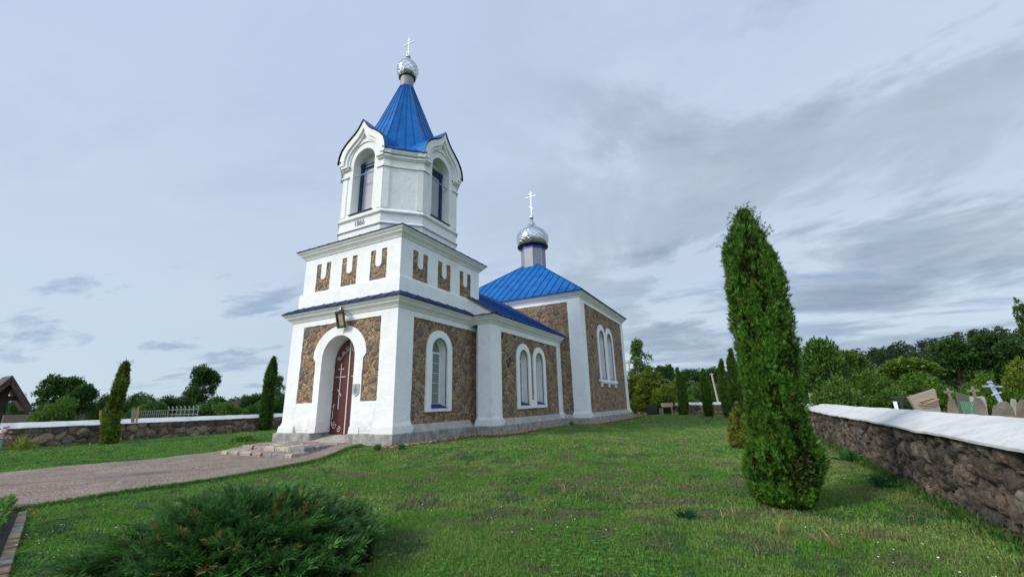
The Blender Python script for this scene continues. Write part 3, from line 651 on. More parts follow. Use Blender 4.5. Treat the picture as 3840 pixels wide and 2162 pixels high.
# --- door
dmb = MB().plate(FRONT, [(-3.9, .64), (-3.9, 3.5)]+arch(-2.89, .95, 3.4, .84, 16)+[(-1.85, 3.5), (-1.85, .64)], [], .69, .72)
door = cp(dmb, 'door', M_DOOR)
for s in (-1, 1):
    c0 = -2.94
    if s < 0: poly = [(-3.785, .665)]+[p for p in arch(-2.89, .89, 3.36, .82, 24) if p[0] < c0-.02]+[(c0-.008, 4.17), (c0-.008, .665)]
    else: poly = [(c0+.008, .665), (c0+.008, 4.17)]+[p for p in arch(-2.89, .89, 3.36, .82, 24) if p[0] > c0+.02]+[(-1.99, .665)]
    lf = cp(MB().plate(FRONT, poly, [], .63, .69), 'door_leaf', M_DOOR, door)
    cx = c0+s*.44; y = .615; t = .028; mb = MB()
    def B(x0, z0, x1, z1, w=.024): mb.bar((x0, y, z0), (x1, y, z1), w, .02, up=(0, 1, 0))
    B(cx, 3.28, cx, 1.57); B(cx-.15, 3.07, cx+.15, 3.07); B(cx-.28, 2.77, cx+.28, 2.77); B(cx-.11, 2.31, cx+.11, 2.06)
    def spiral(cx_, cz, r, a0, turns, sgn): return [(cx_+r*(1-.8*i/24)*math.cos(a0+sgn*turns*2*math.pi*i/24), y+.004, cz+r*(1-.8*i/24)*math.sin(a0+sgn*turns*2*math.pi*i/24)) for i in range(25)]
    # scroll ornaments at foot and head of the leaf
    ox = c0+s*.60; mb.tube(spiral(ox+s*-.02, .98, .14, math.pi/2, 1.4, -s), .011, 5); mb.tube(spiral(ox-s*.26, .84, .11, math.pi/2, 1.3, s), .010, 5)
    mb.tube([(ox+s*.12, y, .98), (ox+s*.17, y, 1.15), (ox+s*.10, y, 1.30), (ox+s*.14, y, 1.5), (ox+s*.08, y, 1.62)], .010, 5); mb.tube(spiral(ox+s*.08, 1.70, .07, -math.pi/2, 1.2, s), .009, 5)
    mb.tube(spiral(c0+s*.16, 3.86, .11, 0, 1.4, s), .010, 5); mb.tube(spiral(c0+s*.40, 3.68, .085, 0, 1.3, -s), .009, 5); mb.tube(spiral(c0+s*.62, 3.50, .09, 0, 1.3, s), .009, 5)
    mb.tube([(c0+s*.06, y, 3.80), (c0+s*.24, y, 3.70), (c0+s*.38, y, 3.60), (c0+s*.54, y, 3.44)], .009, 5)
    cp(mb, 'white_iron_ornament', M_TRIM, lf)
cp(MB().bar((-2.94, .612, .68), (-2.94, .612, 4.14), .035, .03, up=(0, 1, 0)), 'centre_strip', M_TRIM, door)
for z in (1.15, 2.20, 3.15): cp(MB().box(-3.80, -3.62, .60, .635, z, z+.035), 'hinge', M_WOOD, door)
mb = MB().add([(-3.80, -.22, .475), (-1.97, -.22, .475), (-1.97, .7, .665), (-3.80, .7, .665), (-3.80, -.22, .1), (-1.97, -.22, .1), (-1.97, .7, .1), (-3.80, .7, .1)], [(0, 1, 2, 3), (0, 4, 5, 1), (1, 5, 6, 2), (3, 2, 6, 7), (0, 3, 7, 4)])
cp(mb, 'door_threshold', M_LEDGE)
# --- windows
def window(fm, c, h, z0, zt, dg, zs=1.68, ztr=3.63, ho=.77, zb=1.38, zo=4.48, surround=True):
    w = MB(); g = h+.12
    def A(hh, z0_, top): return arch_hole(c, hh, z0_, top, hh, 18)
    w.plate(fm, A(h+.02, z0+.02, zt+.02), [rect(c-h+.045, c-.012, zs, ztr-.02), rect(c+.012, c+h-.045, zs, ztr-.02), arch_hole(c, h-.05, ztr+.05, zt-.05, h-.05, 14)], dg, dg+.06)
    n = 5
    for i in range(1, n): z = zs+(ztr-zs)*i/n; w.plate(fm, rect(c-h+.05, c+h-.05, z-.008, z+.008), [], dg+.006, dg+.045)
    wo = cp(w, 'window', M_FRAME)
    cp(MB().plate(fm, A(h, z0, zt), [], dg+.03, dg+.036), 'pane', M_GLASS, wo)
    sl = MB(); P = [fm(c-h, z0+.01, -.05), fm(c+h, z0+.01, -.05), fm(c+h, z0+.15, dg), fm(c-h, z0+.15, dg)]
    sl.add(P+[(x, y, z-.02) for x, y, z in P], [(0, 1, 2, 3), (4, 5, 6, 7), (0, 1, 5, 4), (1, 2, 6, 5), (3, 0, 4, 7)])
    cp(sl, 'sill', M_BLUED, wo)
window(SIDE, 2.43, .5, 1.52, 4.20, .36); window(NS, 7.73, .5, 1.53, 4.17, .36); window(NS, 9.575, .5, 1.55, 4.18, .36)
def lining(fm, hole, name='window_surround', outer=None, prot=-.03):
    cp(MB().plate(fm, outer, hole, prot, .038), name, M_WHITE)
lining(SIDE, [win1], outer=wob(arch_hole(2.42, .80, 1.39, 4.49, .80, 20), .008))
so = [(6.97, 1.36)]+arch(7.73, .765, 3.70, .765, 18)+[(8.50, 1.76), (8.80, 1.76)]+arch(9.575, .77, 3.70, .77, 18)+[(10.345, 1.38)]
lining(NS, [w2, w3], outer=wob(so, .008))
so = [(15.93, 2.80)]+arch(16.86, .93, 5.73, .92, 18)[:16]+[(17.81, 6.05)]+arch(18.78, .95, 5.73, .93, 18)[3:]+[(19.73, 2.80), (19.70, 2.80), (19.70, 2.52), (19.38, 2.52), (19.38, 2.72), (17.98, 2.72), (17.98, 2.52), (17.66, 2.52), (17.66, 2.72), (16.27, 2.72), (16.27, 2.52), (15.97, 2.52), (15.97, 2.80)]
lining(CS, [w4, w5], outer=so)
cp(MB().plate(CS, rect(15.75, 19.9, 2.80, 2.98), [], -.09, .1), 'window_ledge', M_WHITE)
for c_, h_, t_ in ((16.86, .68, 6.27), (18.78, .70, 6.30)): window(CS, c_, h_, 3.02, t_, .42, zs=3.2, ztr=5.45)
# belt: lids so that no light leaks in
cp(MB().box(-5.5, -.3, .3, 5.4, 5.0, 5.05).box(-6.6, .8, 5.2, 12.7, 5.0, 5.05).box(-8.0, 2.3, 12.9, 23.1, 7.7, 7.75), 'ceiling', M_WHITE)

# ================================================================== small things on the church
ic = tag(empty('framed_icon', (-2.60, -.12, 4.55)), 'dark framed icon panel tilted over the arched church door', 'framed picture')
mb = MB(); Q = lambda u, w, d: (u, -.05-w*.28-d, w)      # leans forward towards its top
mb.plate(Q, rect(-.22, .22, -.05, .56), [rect(-.155, .155, .02, .49)], 0, .05); mb.bar((-.0, .1, .5), (0, -.2, .5), .03); mb.build('frame', M_WOOD, ic)
MB().plate(Q, rect(-.16, .16, .015, .495), [], -.012, .0).build('picture', simple('faded_ochre_panel', (.26, .19, .10), .5, col2=(.42, .36, .25), scale=11), ic)
fl = tag(empty('floodlight', (-2.56, -.33, 5.20)), 'tiny square floodlight bracketed to the cornice above the framed icon', 'floodlight')
MB().box(-.07, .07, -.03, .03, -.06, .06).bar((0, .0, 0), (0, .2, -.03), .025).build('housing', M_WOOD, fl, bevel=.008); MB().box(-.05, .05, -.036, -.031, -.042, .042).build('lens', M_FRAME, fl)
cbl = MB().tube([(-2.6, -.02, 4.5), (-2.68, -.012, 4.42), (-2.69, -.012, 4.29)], .008, 5).build('cable', M_BELF, None); tag(cbl, 'thin white cable hanging from the framed icon onto the door arch', 'cable')
pl = tag(empty('plaque', (-1.80, -.005, 2.22)), 'grey shield shaped plaque on the white jamb right of the door', 'plaque')
FP = lambda u, z, d: (u, d, z)
MB().plate(FP, [(-.16, .2), (0, .215), (.16, .2), (.16, -.12), (.06, -.19), (0, -.235), (-.06, -.19), (-.16, -.12)], [], -.022, .0).build('plate', simple('zinc_grey_enamel', (.40, .43, .43), .4, var=.05), pl)
mb = MB(); mb.lathe([(.028, 0), (.028, .004)], (0, 0), 12)
em = [(x, -.026, y+.14) for x, y, z in mb.v]; mb.v = em
for i, w in enumerate((.16, .10, .20, .22, .19, .21, .14)): mb.box(-w/2, w/2, -.0255, -.0225, .07-i*.03, .082-i*.03)
mb.build('inscription', M_WOOD, pl)
# wall bracket details: door steps
def slab(mb, x0, x1, y0, y1, z0, z1, seed):              # a step faced with irregular fieldstones
    r = random.Random(seed); x = x0
    while x < x1-.05:
        w = min(r.uniform(.35, .8), x1-x)
        if x1-x-w < .2: w = x1-x
        y = y0
        while y < y1-.05:
            d = min(r.uniform(.35, .75), y1-y)
            if y1-y-d < .2: d = y1-y
            j = lambda: r.uniform(-.035, .035); g = .022; zt = z1+r.uniform(-.012, .012); ch = .035
            c = [(x+g+j()*(x > x0), y+g+j()), (x+w-g+j(), y+g+j()), (x+w-g+j(), y+d-g+j()), (x+g+j(), y+d-g+j())]
            cx, cy = sum(p[0] for p in c)/4, sum(p[1] for p in c)/4
            top = [(cx+(p[0]-cx)*.9, cy+(p[1]-cy)*.9, zt) for p in c]
            mb.append(([(p[0], p[1], z0) for p in c]+[(p[0], p[1], zt-ch) for p in c]+top, r.choice([(.30, .23, .20), (.36, .30, .25), (.22, .20, .20), (.40, .34, .27), (.32, .23, .20)])))
            y += d
        x += w
st = []; slab(st, -5.35, -1.62, -2.35, -.2, .05, .335, 3); slab(st, -4.95, -1.75, -1.93, -.2, .3, .47, 5)
V, C_ = [], []
for vs, col in st:
    for f in ((0, 1, 5, 4), (1, 2, 6, 5), (2, 3, 7, 6), (3, 0, 4, 7), (4, 5, 9, 8), (5, 6, 10, 9), (6, 7, 11, 10), (7, 4, 8, 11), (8, 9, 10, 11)):
        V.append([vs[i] for i in f]); C_.append(col)
steps = tag(empty('door_steps', (-3.4, -1.2, .3)), 'two low irregular steps of flat fieldstones in front of the church door', 'steps')
o = tri_mesh('paving_stone', np.array(V)-np.array([-3.4, -1.2, .3]), M_RUBBLE, steps, np.array(C_))
MB().box(-1.90, 1.72, -1.08, 1.0, -.3, .012).box(-1.5, 1.60, -.66, 1.0, -.1, .142).build('mortar_bed', M_LEDGE, steps)

# ================================================================== GROUND
def axis(a, b, fine, far, k=1.22):
    v = list(np.arange(a, b+1e-6, fine)); s = fine
    while v[-1] < far: s *= k; v.append(v[-1]+s)
    s = fine
    while v[0] > -far: s *= k; v.insert(0, v[0]-s)
    return np.array(v)
gx, gy = axis(-24, 20, .4, 1800), axis(-14, 42, .4, 1800)
GX, GY = np.meshgrid(gx, gy, indexing='ij')
GZz = ground_z(GX, GY)+np.where((np.abs(GX) < 30) & (np.abs(GY) < 50), (fbm(GX*.5, GY*.5, 5)-.5)*.07, 0)
far = np.hypot(GX, GY); GZz = np.where(far > 60, GZz-1.2*sstep(60, 160, far), GZz)
nx, ny = len(gx), len(gy); me = bpy.data.meshes.new('ground')
vs = np.stack([GX, GY, GZz], -1).reshape(-1, 3)
I = np.arange((nx-1)*(ny-1)); i, j = I//(ny-1), I % (ny-1); q = np.stack([i*ny+j, (i+1)*ny+j, (i+1)*ny+j+1, i*ny+j+1], -1)
me.from_pydata(vs.tolist(), [], q.tolist()); [setattr(p, 'use_smooth', True) for p in me.polygons]
def ground_mat():
    m, N, L, M, RAMP, MIX, b, out = new_mat('lawn_ground')
    tc = N('ShaderNodeTexCoord'); P = tc.outputs['Object']
    a = N('ShaderNodeTexNoise', i_Scale=.45, i_Detail=6, i_Roughness=.65); L(P, a.inputs['Vector'])
    c = N('ShaderNodeTexNoise', i_Scale=14, i_Detail=6, i_Roughness=.7); L(P, c.inputs['Vector'])
    f = N('ShaderNodeTexNoise', i_Scale=.02, i_Detail=4); L(P, f.inputs['Vector'])
    g = MIX(RAMP(a.outputs[0], [(.35, 0), (.65, 1)]), (.055, .120, .018), (.095, .155, .035))
    g = MIX(RAMP(c.outputs[0], [(.4, 0), (.7, .6)]), g, (.10, .085, .04))
    sp = N('ShaderNodeVectorMath', operation='LENGTH'); L(P, sp.inputs[0])
    fld = MIX(RAMP(f.outputs[0], [(.45, 0), (.55, 1)]), (.05, .10, .02), (.16, .14, .06))
    L(MIX(RAMP(M('DIVIDE', sp.outputs['Value'], 200), [(.25, 0), (.4, 1)]), g, fld), b.inputs['Base Color'])
    b.inputs['Roughness'].default_value = .95; b.inputs['Specular IOR Level'].default_value = .1
    bp = N('ShaderNodeBump', i_Strength=.8, i_Distance=.05); L(c.outputs[0], bp.inputs['Height']); L(bp.outputs[0], b.inputs['Normal']); return m
tag(link_mesh('ground', me, ground_mat()), kind='structure')
def gz(x, y): return GZ(x, y)+(float(fbm(x*.5, y*.5, 5))-.5)*.07
def gza(x, y): return ground_z(x, y)+(fbm(x*.5, y*.5, 5)-.5)*.07
# ---- path: a lane of reddish grey grit running out from the church door
def path_r(y): return np.interp(y, [-14, -9.5, -8.3, -6.5, -5.3, -3.7, -2.4, -1.1, -.3], [2.5, .55, .20, .12, .25, -.05, -.45, -.9, -.95])
def path_l(y): return np.interp(y, [-14, -7, -5.2, -2.4, -1.0, -.3], [-6.9, -6.7, -6.6, -6.35, -6.2, -6.1])
ys = np.arange(-14, -.1, .12); us = np.linspace(0, 1, 60); vs = []
for y in ys:
    l, r = float(path_l(y)), float(path_r(y)); l += .10*(float(fbm(y*2, 3, 8))-.5)*2; r += .12*(float(fbm(y*2.3, 7, 9))-.5)*2
    for u in us:
        x = l+(r-l)*u; e = min(u, 1-u)*60
        vs.append((x, y, gz(x, y)+(.03 if e > 1 else .0)+.006*float(vnoise(x*6, y*6, 2))))
k = len(us); fs = [(a*k+b, a*k+b+1, (a+1)*k+b+1, (a+1)*k+b) for a in range(len(ys)-1) for b in range(k-1)]
me = bpy.data.meshes.new('path'); me.from_pydata(vs, [], fs)
def path_mat():
    m, N, L, M, RAMP, MIX, b, out = new_mat('reddish_grit')
    tc = N('ShaderNodeTexCoord'); P = tc.outputs['Object']
    a = N('ShaderNodeTexNoise', i_Scale=1.2, i_Detail=7, i_Roughness=.7); L(P, a.inputs['Vector'])
    v = N('ShaderNodeTexVoronoi', i_Scale=55, i_Randomness=1); L(P, v.inputs['Vector']); s = N('ShaderNodeSeparateColor'); L(v.outputs['Color'], s.inputs[0])
    c = MIX(RAMP(a.outputs[0], [(.35, 0), (.68, 1)]), (.205, .160, .130), (.300, .240, .198))
    c = MIX(1.0, c, RAMP(s.outputs[0], [(0, .62), (.8, 1.12), (.93, 1.9), (1, 2.2)]), 'MULTIPLY')
    g = N('ShaderNodeTexNoise', i_Scale=.5, i_Detail=8, i_Roughness=.75); L(P, g.inputs['Vector'])
    c = MIX(RAMP(g.outputs[0], [(.58, 0), (.72, .4)]), c, (.11, .115, .05))
    L(c, b.inputs['Base Color']); b.inputs['Roughness'].default_value = .95; b.inputs['Specular IOR Level'].default_value = .15
    bp = N('ShaderNodeBump', i_Strength=.7, i_Distance=.012); L(v.outputs['Distance'], bp.inputs['Height']); L(bp.outputs[0], b.inputs['Normal']); return m
tag(link_mesh('path', me, path_mat()), kind='structure')
# ---- strip of broken brick round the church
def church_d(x, y):       # distance outside the stepped plan
    def R(a, b, c, d): dx = np.maximum(np.maximum(a-x, x-b), 0); dy = np.maximum(np.maximum(c-y, y-d), 0); return np.hypot(dx, dy)
    return np.minimum(np.minimum(R(-5.95, .2, -.2, 5), R(-7.0, 1.25, 4.42, 12.6)), R(-8.42, 2.67, 12.5, 23.5))
def in_bed(x, y): return (y < -8.25-(x-.63)*.272) & (x < 4.1) & (x > -.6) & (y > -14)
mb = MB(); gp = [(-.1, -.25), (.92, -.95), (.90, 3.85), (1.95, 3.85), (1.93, 11.9), (3.35, 11.9), (3.38, 24)]; gi = [(0.1, -.1), (.1, -.1), (.1, 4.5), (1.2, 4.5), (1.2, 12.6), (2.6, 12.6), (2.6, 24)]
V = []
for (a, b_), (c, d) in zip(zip(gp[:-1], gi[:-1]), zip(gp[1:], gi[1:])):
    mb.add([(p[0], p[1], gz(*p)+.035) for p in (a, c, d, b_)], [(0, 1, 2, 3)])
tag(mb.build('gravel_bed', simple('rubble_dust', (.22, .13, .09), .95, var=.3, scale=9)), kind='structure')
n = 9000; x = RNG.uniform(-.3, 3.6, n); y = RNG.uniform(-1.0, 24, n); d = church_d(x, y); edge = .64
ok = (d > .01) & (d < edge+.08*RNG.normal(size=n)) & (x > .0); x, y = x[ok], y[ok]; n = len(x)
def blobs(x, y, z, s, sq=.6):           # small faceted stones
    ico = bmesh.new(); bmesh.ops.create_icosphere(ico, subdivisions=1, radius=1); tv = np.array([v.co[:] for v in ico.verts]); tf = np.array([[v.index for v in f.verts] for f in ico.faces]); ico.free()
    k = len(x); jit = 1+RNG.uniform(-.28, .28, (k, len(tv), 1)); sc = s[:, None, None]*RNG.uniform(.6, 1.3, (k, 1, 3))*np.array([1, 1, sq])
    ang = RNG.uniform(0, 6.28, k); c, s_ = np.cos(ang), np.sin(ang); P = tv[None]*jit*sc
    X = P[..., 0]*c[:, None]-P[..., 1]*s_[:, None]; Y = P[..., 0]*s_[:, None]+P[..., 1]*c[:, None]
    P = np.stack([X+x[:, None], Y+y[:, None], P[..., 2]+z[:, None]], -1); return P[:, tf].reshape(-1, 3, 3), len(tf)
T, k = blobs(x, y, gza(x, y)+.045, RNG.uniform(.018, .05, n))
pal = np.array([(.38, .17, .09), (.45, .24, .14), (.30, .13, .08), (.42, .32, .24), (.28, .24, .20), (.50, .30, .18)])
o = tri_mesh('brick_gravel', T, M_PEBBLE, None, np.repeat(pal[RNG.integers(0, 6, n)], k, 0)); tag(o, 'strip of broken orange brick gravel along the foot of the church', 'gravel', kind='stuff')

# ================================================================== GRASS
def mask_free(x, y, m=0.0):
    on_path = (y < -.1) & (x > path_l(y)+.05) & (x < path_r(y)-.08)
    ch = church_d(x, y) < .66; stp = (x > -5.4) & (x < -1.5) & (y > -2.4) & (y < 0)
    return ~(on_path | ch | stp | in_bed(x, y))
def blades(x, y, z, h, w, lean, col, name, label=None, cat=None):
    n = len(x); a = RNG.uniform(0, 2*math.pi, n); b = RNG.uniform(0, 2*math.pi, n); l = lean*h*RNG.uniform(.2, 1.0, n)
    dx, dy = np.cos(a)*w/2, np.sin(a)*w/2; lx, ly = np.cos(b)*l, np.sin(b)*l
    V = np.zeros((2*n, 4, 3), np.float32)
    p0 = np.stack([x-dx, y-dy, z-.01], -1); p1 = np.stack([x+dx, y+dy, z-.01], -1)
    m0 = np.stack([x-dx*.8+lx*.35, y-dy*.8+ly*.35, z+h*.6], -1); m1 = np.stack([x+dx*.8+lx*.35, y+dy*.8+ly*.35, z+h*.6], -1)
    t = np.stack([x+lx, y+ly, z+h*(1-.25*lean)], -1)
    V[:n] = np.stack([p0, p1, m1, m0], 1); V[n:] = np.stack([m0, m1, t+np.stack([dx, dy, dx*0], -1)*.12, t-np.stack([dx, dy, dx*0], -1)*.12], 1)
    return tri_mesh(name, V, M_GRASS, None, np.concatenate([col, col]))
def lawn_color(x, y, n):
    a = fbm(x*1.1, y*1.1, 21); b = fbm(x*3.1, y*3.1, 31); c = fbm(x*1.25+4, y*1.25, 41)
    base = np.array([.112, .262, .036]); yel = np.array([.225, .315, .085]); dry = np.array([.30, .225, .125]); dark = np.array([.055, .145, .045])
    far = sstep(6, 18, np.hypot(x-CAM.x, y-CAM.y))[:, None]
    right = sstep(-.5, 2.5, x+ .35*(y+6))[:, None]*(sstep(-9.5, -4, y)[:, None])
    C = base+(yel-base)*sstep(.46, .66, a)[:, None]*(.15+.6*right)
    C = C+(dark-C)*(sstep(.52, .64, b)*.85)[:, None]
    C = C+(dry-C)*(sstep(.52, .64, c*.45+b*.55)[:, None]*.42*right)
    r = RNG.uniform(0, 1, n); C = C+(dry-C)*((r < (.03+.09*right[:, 0]))*.8)[:, None]
    C = C*(1+.12*far*right)
    return C*RNG.uniform(.65, 1.35, (n, 1))
def scatter(n, fn):
    out = []
    while sum(len(o) for o in out) < n: out.append(fn(n))
    return np.concatenate(out)[:n]
def wedge(n, d0, d1, p=1.0):                              # points in front of the camera
    d = (RNG.uniform(0, 1, n)*(d1**p-d0**p)+d0**p)**(1/p)
    az = np.radians(RNG.uniform(-92, 36, n)); return np.stack([CAM.x+np.sin(az)*d, CAM.y+np.cos(az)*d], -1)
def lawn_pts(n, d0, d1, p):
    P = scatter(n, lambda k: (lambda q: q[mask_free(q[:, 0], q[:, 1]) & (q[:, 0] < 12.35) & (q[:, 0] > -19.5) & (q[:, 1] < 33-(q[:, 0]-9.5)*.3)])(wedge(k, d0, d1, p)))
    return P[:, 0], P[:, 1]
GRP = []
for n, d0, d1, p, h0, h1, w0, w1 in ((250000, 2.6, 6.5, 1.3, .025, .075, .0035, .0075), (240000, 6, 12, 1.2, .03, .075, .007, .013), (150000, 11, 24, 1.2, .03, .075, .014, .028), (60000, 22, 50, 1.2, .03, .08, .03, .06)):
    x, y = lawn_pts(n, d0, d1, p); t = fbm(x*1.3, y*1.3, 77)
    h = RNG.uniform(h0, h1, n)*(.42+.75*t)*(1+.7*(RNG.uniform(0, 1, n) < .05)); w = RNG.uniform(w0, w1, n)
    GRP.append((x, y, h, w))
x, y, h, w = (np.concatenate([g[i] for g in GRP]) for i in range(4)); n = len(x)
o = blades(x, y, gza(x, y), h, w, .75, lawn_color(x, y, n), 'grass'); tag(o, 'mown green lawn with yellowish dry patches around the church', 'grass', kind='stuff')
# longer unmown fringe along path edge and foot of the walls
def fringe(name, fn, n, h0, h1, w, col, label):
    P = fn(n); x, y = P[:, 0], P[:, 1]; c = np.array(col)*RNG.uniform(.6, 1.4, (n, 1)); c = c+(np.array([.22, .20, .08])-c)*(RNG.uniform(0, 1, (n, 1)) < .12)
    o = blades(x, y, gza(x, y), RNG.uniform(h0, h1, n), RNG.uniform(w*.6, w*1.4, n), .8, c, name); tag(o, label, 'grass', kind='stuff'); return o
def f_path(n):
    y = RNG.uniform(-8.5, -.4, n); x = path_r(y)-.02+np.abs(RNG.normal(0, .09, n)); return np.stack([x, y], -1)
fringe('tall_grass', f_path, 9000, .05, .13, .009, (.06, .17, .02), 'longer lush grass fringe along the near edge of the path')
def f_wall(n):
    y = RNG.uniform(-7, 26, n)**1.0; x = 12.36-np.abs(RNG.normal(0, .10, n)); return np.stack([x, y], -1)
fringe('tall_grass', f_wall, 9000, .06, .20, .012, (.05, .13, .02), 'longer grass growing at the foot of the right boundary wall')
def f_church(n):
    t = RNG.uniform(0, 1, n); y = t*24-.9; d = np.where(y < 3.8, .96, np.where(y < 11.9, 2.0, 3.44)); return np.stack([d+RNG.normal(0, .06, n), y], -1)
fringe('tall_grass', f_church, 4500, .03, .09, .013, (.06, .15, .02), 'longer grass fringe beside the brick gravel strip')
# broad-leaf lawn weeds: clover and plantain rosettes near the camera
n = 5200; P = wedge(n*3, 3, 15, 1.1); P = P[mask_free(P[:, 0], P[:, 1]) & (P[:, 0] < 12.2)]; pr_ = fbm(P[:, 0]*.8, P[:, 1]*.8, 55); P = P[pr_+RNG.normal(0, .22, len(P)) > .56][:n]; n = len(P)
lf = 5; a = RNG.uniform(0, 6.28, n)[:, None]+np.arange(lf)*2*math.pi/lf+RNG.normal(0, .2, (n, lf)); r = RNG.uniform(.012, .032, (n, 1))*np.ones((1, lf)); zz = gza(P[:, 0], P[:, 1])[:, None]+RNG.uniform(.01, .045, (n, 1))
cx, cy = P[:, :1], P[:, 1:]; ca, sa = np.cos(a), np.sin(a); wd = r*.38
q = np.stack([np.stack([cx+0*ca, cy+0*ca, zz+0*ca], -1), np.stack([cx+ca*r*.6-sa*wd, cy+sa*r*.6+ca*wd, zz+r*.3], -1), np.stack([cx+ca*r*1.15, cy+sa*r*1.15, zz+r*.22], -1), np.stack([cx+ca*r*.6+sa*wd, cy+sa*r*.6-ca*wd, zz+r*.3], -1)], 2).reshape(-1, 4, 3)
c = np.array([.10, .25, .045])*RNG.uniform(.6, 1.3, (n, 1)); o = tri_mesh('clover', q, M_GRASS, None, np.repeat(c, lf, 0)); tag(o, 'low broad leaf weeds and clover spread through the near lawn', 'weeds', kind='stuff')
# tiny white flowers
n = 260; P = wedge(4000, 5, 22, 1.0); P = P[mask_free(P[:, 0], P[:, 1]) & (P[:, 0] < 12) & (fbm(P[:, 0]*.7+9, P[:, 1]*.7, 5) > .56)][:n]
T, k = blobs(P[:, 0], P[:, 1], gza(P[:, 0], P[:, 1])+RNG.uniform(.04, .09, len(P)), RNG.uniform(.005, .010, len(P)))
o = tri_mesh('daisies', T, M_FRAME); tag(o, 'scattered tiny white clover flowers in the lawn', 'flowers', kind='stuff')

# ================================================================== BOUNDARY WALLS of dark rubble with whitewashed caps
def worley(u, v, cs, seed):
    iu, iv = np.floor(u/cs), np.floor(v/cs); F1 = np.full(u.shape, 9.); F2 = np.full(u.shape, 9.); ID = np.zeros(u.shape)
    for a in (-1, 0, 1):
        for b in (-1, 0, 1):
            ci, cj = iu+a, iv+b; px = (ci+.5+(_hash(ci, cj, seed)-.5)*.9)*cs; py = (cj+.5+(_hash(ci, cj, seed+5)-.5)*.9)*cs
            ar = .75+.5*_hash(ci, cj, seed+7); d = np.hypot((u-px)*ar, (v-py)/ar)/cs; idn = _hash(ci, cj, seed+9)
            up = d < F1; F2 = np.where(up, F1, np.minimum(F2, d)); ID = np.where(up, idn, ID); F1 = np.where(up, d, F1)
    return F1, F2, ID
WPAL = np.array([(.105, .085, .07), (.14, .115, .095), (.075, .07, .065), (.17, .14, .115), (.13, .125, .115), (.165, .115, .09), (.09, .075, .055), (.20, .175, .15), (.06, .055, .05)])
def boundary(pts, zb, ze, zr, thick, cs, res, label, seed, pal=WPAL, relief=.07, name='boundary_wall', warm=1.0):
    """pts: polyline of the inner face; the wall's body lies to the right of travel"""
    root = tag(empty(name, (pts[0][0], pts[0][1], zb)), label, 'stone wall'); org = np.array([pts[0][0], pts[0][1], zb])
    V, C_, caps = [], [], MB(); s0 = 0
    for (x0, y0), (x1, y1) in zip(pts[:-1], pts[1:]):
        L_ = math.hypot(x1-x0, y1-y0); d = np.array([(x1-x0)/L_, (y1-y0)/L_]); n_out = np.array([d[1], -d[0]])   # into the wall body
        nu, nv = max(2, int(L_/res)), int((ze-zb)/res)+2
        u = np.linspace(0, L_, nu); v = np.linspace(0, ze-zb-.035, nv); U_, V_ = np.meshgrid(u, v, indexing='ij')
        uw = U_+s0+(fbm((U_+s0)*3, V_*3, seed)-.5)*.25; vw = V_+(fbm((U_+s0)*3+7, V_*3, seed+1)-.5)*.2
        F1, F2, ID = worley(uw, vw*1.25, cs, seed); e = F2-F1
        f1b, f2b, idb = worley(uw+3, vw*1.2, cs*.42, seed+3)
        dep = -relief*.95+relief*np.clip(e*2.2, 0, 1)**.6+.02*fbm(U_*14+s0, V_*14, seed+2, 3)+relief*.4*(ID-.5)+relief*.3*np.clip((f2b-f1b)*2, 0, 1)*(e < .22)
        wav = .03*np.sin((U_+s0)*.9)+.02*fbm((U_+s0)*.7, V_*0, 4)
        tf = np.minimum(u, L_-u)[:, None]; dep = dep
        P = np.stack([x0+d[0]*U_-n_out[0]*(dep+wav), y0+d[1]*U_-n_out[1]*(dep+wav), zb+V_], -1)
        col = pal[(ID*len(pal)).astype(int) % len(pal)]*(.75+.6*fbm(U_*9+s0, V_*9, 6)[..., None])
        mort = np.clip((.17-e)*9, 0, 1)[..., None]; small = pal[(idb*len(pal)).astype(int) % len(pal)]
        col = col*(1-mort)+(small*.8)*mort*np.clip((f2b-f1b)*3, .25, 1)[..., None]
        col = col*np.array([warm, 1, 2-warm])
        q = np.stack([P[:-1, :-1], P[1:, :-1], P[1:, 1:], P[:-1, 1:]], 2).reshape(-1, 4, 3)-org
        V.append(q); C_.append(((col[:-1, :-1]+col[1:, 1:])/2).reshape(-1, 3))
        # back of the wall and the cap: thin drip edge, slope to a ridge, slope down behind
        o2 = n_out; w = thick
        m = max(2, int(L_/.22)); rows = []
        for k in range(m+1):
            t = L_*k/m; b0 = np.array([x0, y0])+d*t; wv = .03*math.sin((t+s0)*.9); j = lambda a, s: (float(fbm((t+s0)*2.2, s, seed))-.5)*a
            base = b0-n_out*(wv+.03)
            P0 = base-n_out*(.05+j(.05, 1)); P1 = base+n_out*.50+n_out*j(.03, 6); P2 = base+n_out*(w+.14)
            zE, zR = ze+j(.03, 2), zr+j(.03, 3)
            rows.append([(*(base+n_out*.02), zE-.03), (*P0, zE-.028), (*P0, zE), (*(P0*.5+P1*.5), (zE+zR)/2+.004+j(.014, 4)), (*P1, zR), (*P2, zE), (*P2, zE-.05), (*(base+n_out*w), zE-.05), (*(base+n_out*w), zb-.1)])
        vs = [tuple(np.array(p)-org) for r in rows for p in r]; k9 = 9
        fs = [(a*k9+b, (a+1)*k9+b, (a+1)*k9+b+1, a*k9+b+1) for a in range(m) for b in range(k9-1)]+[tuple(range(k9)), tuple(m*k9+b for b in range(k9))]
        caps.add(vs, fs); s0 += L_
    tri_mesh('rubble_face', np.concatenate(V), M_RUBBLE, root, np.concatenate(C_)); caps.build('cap', M_CAP, root, smooth=False)
    return root
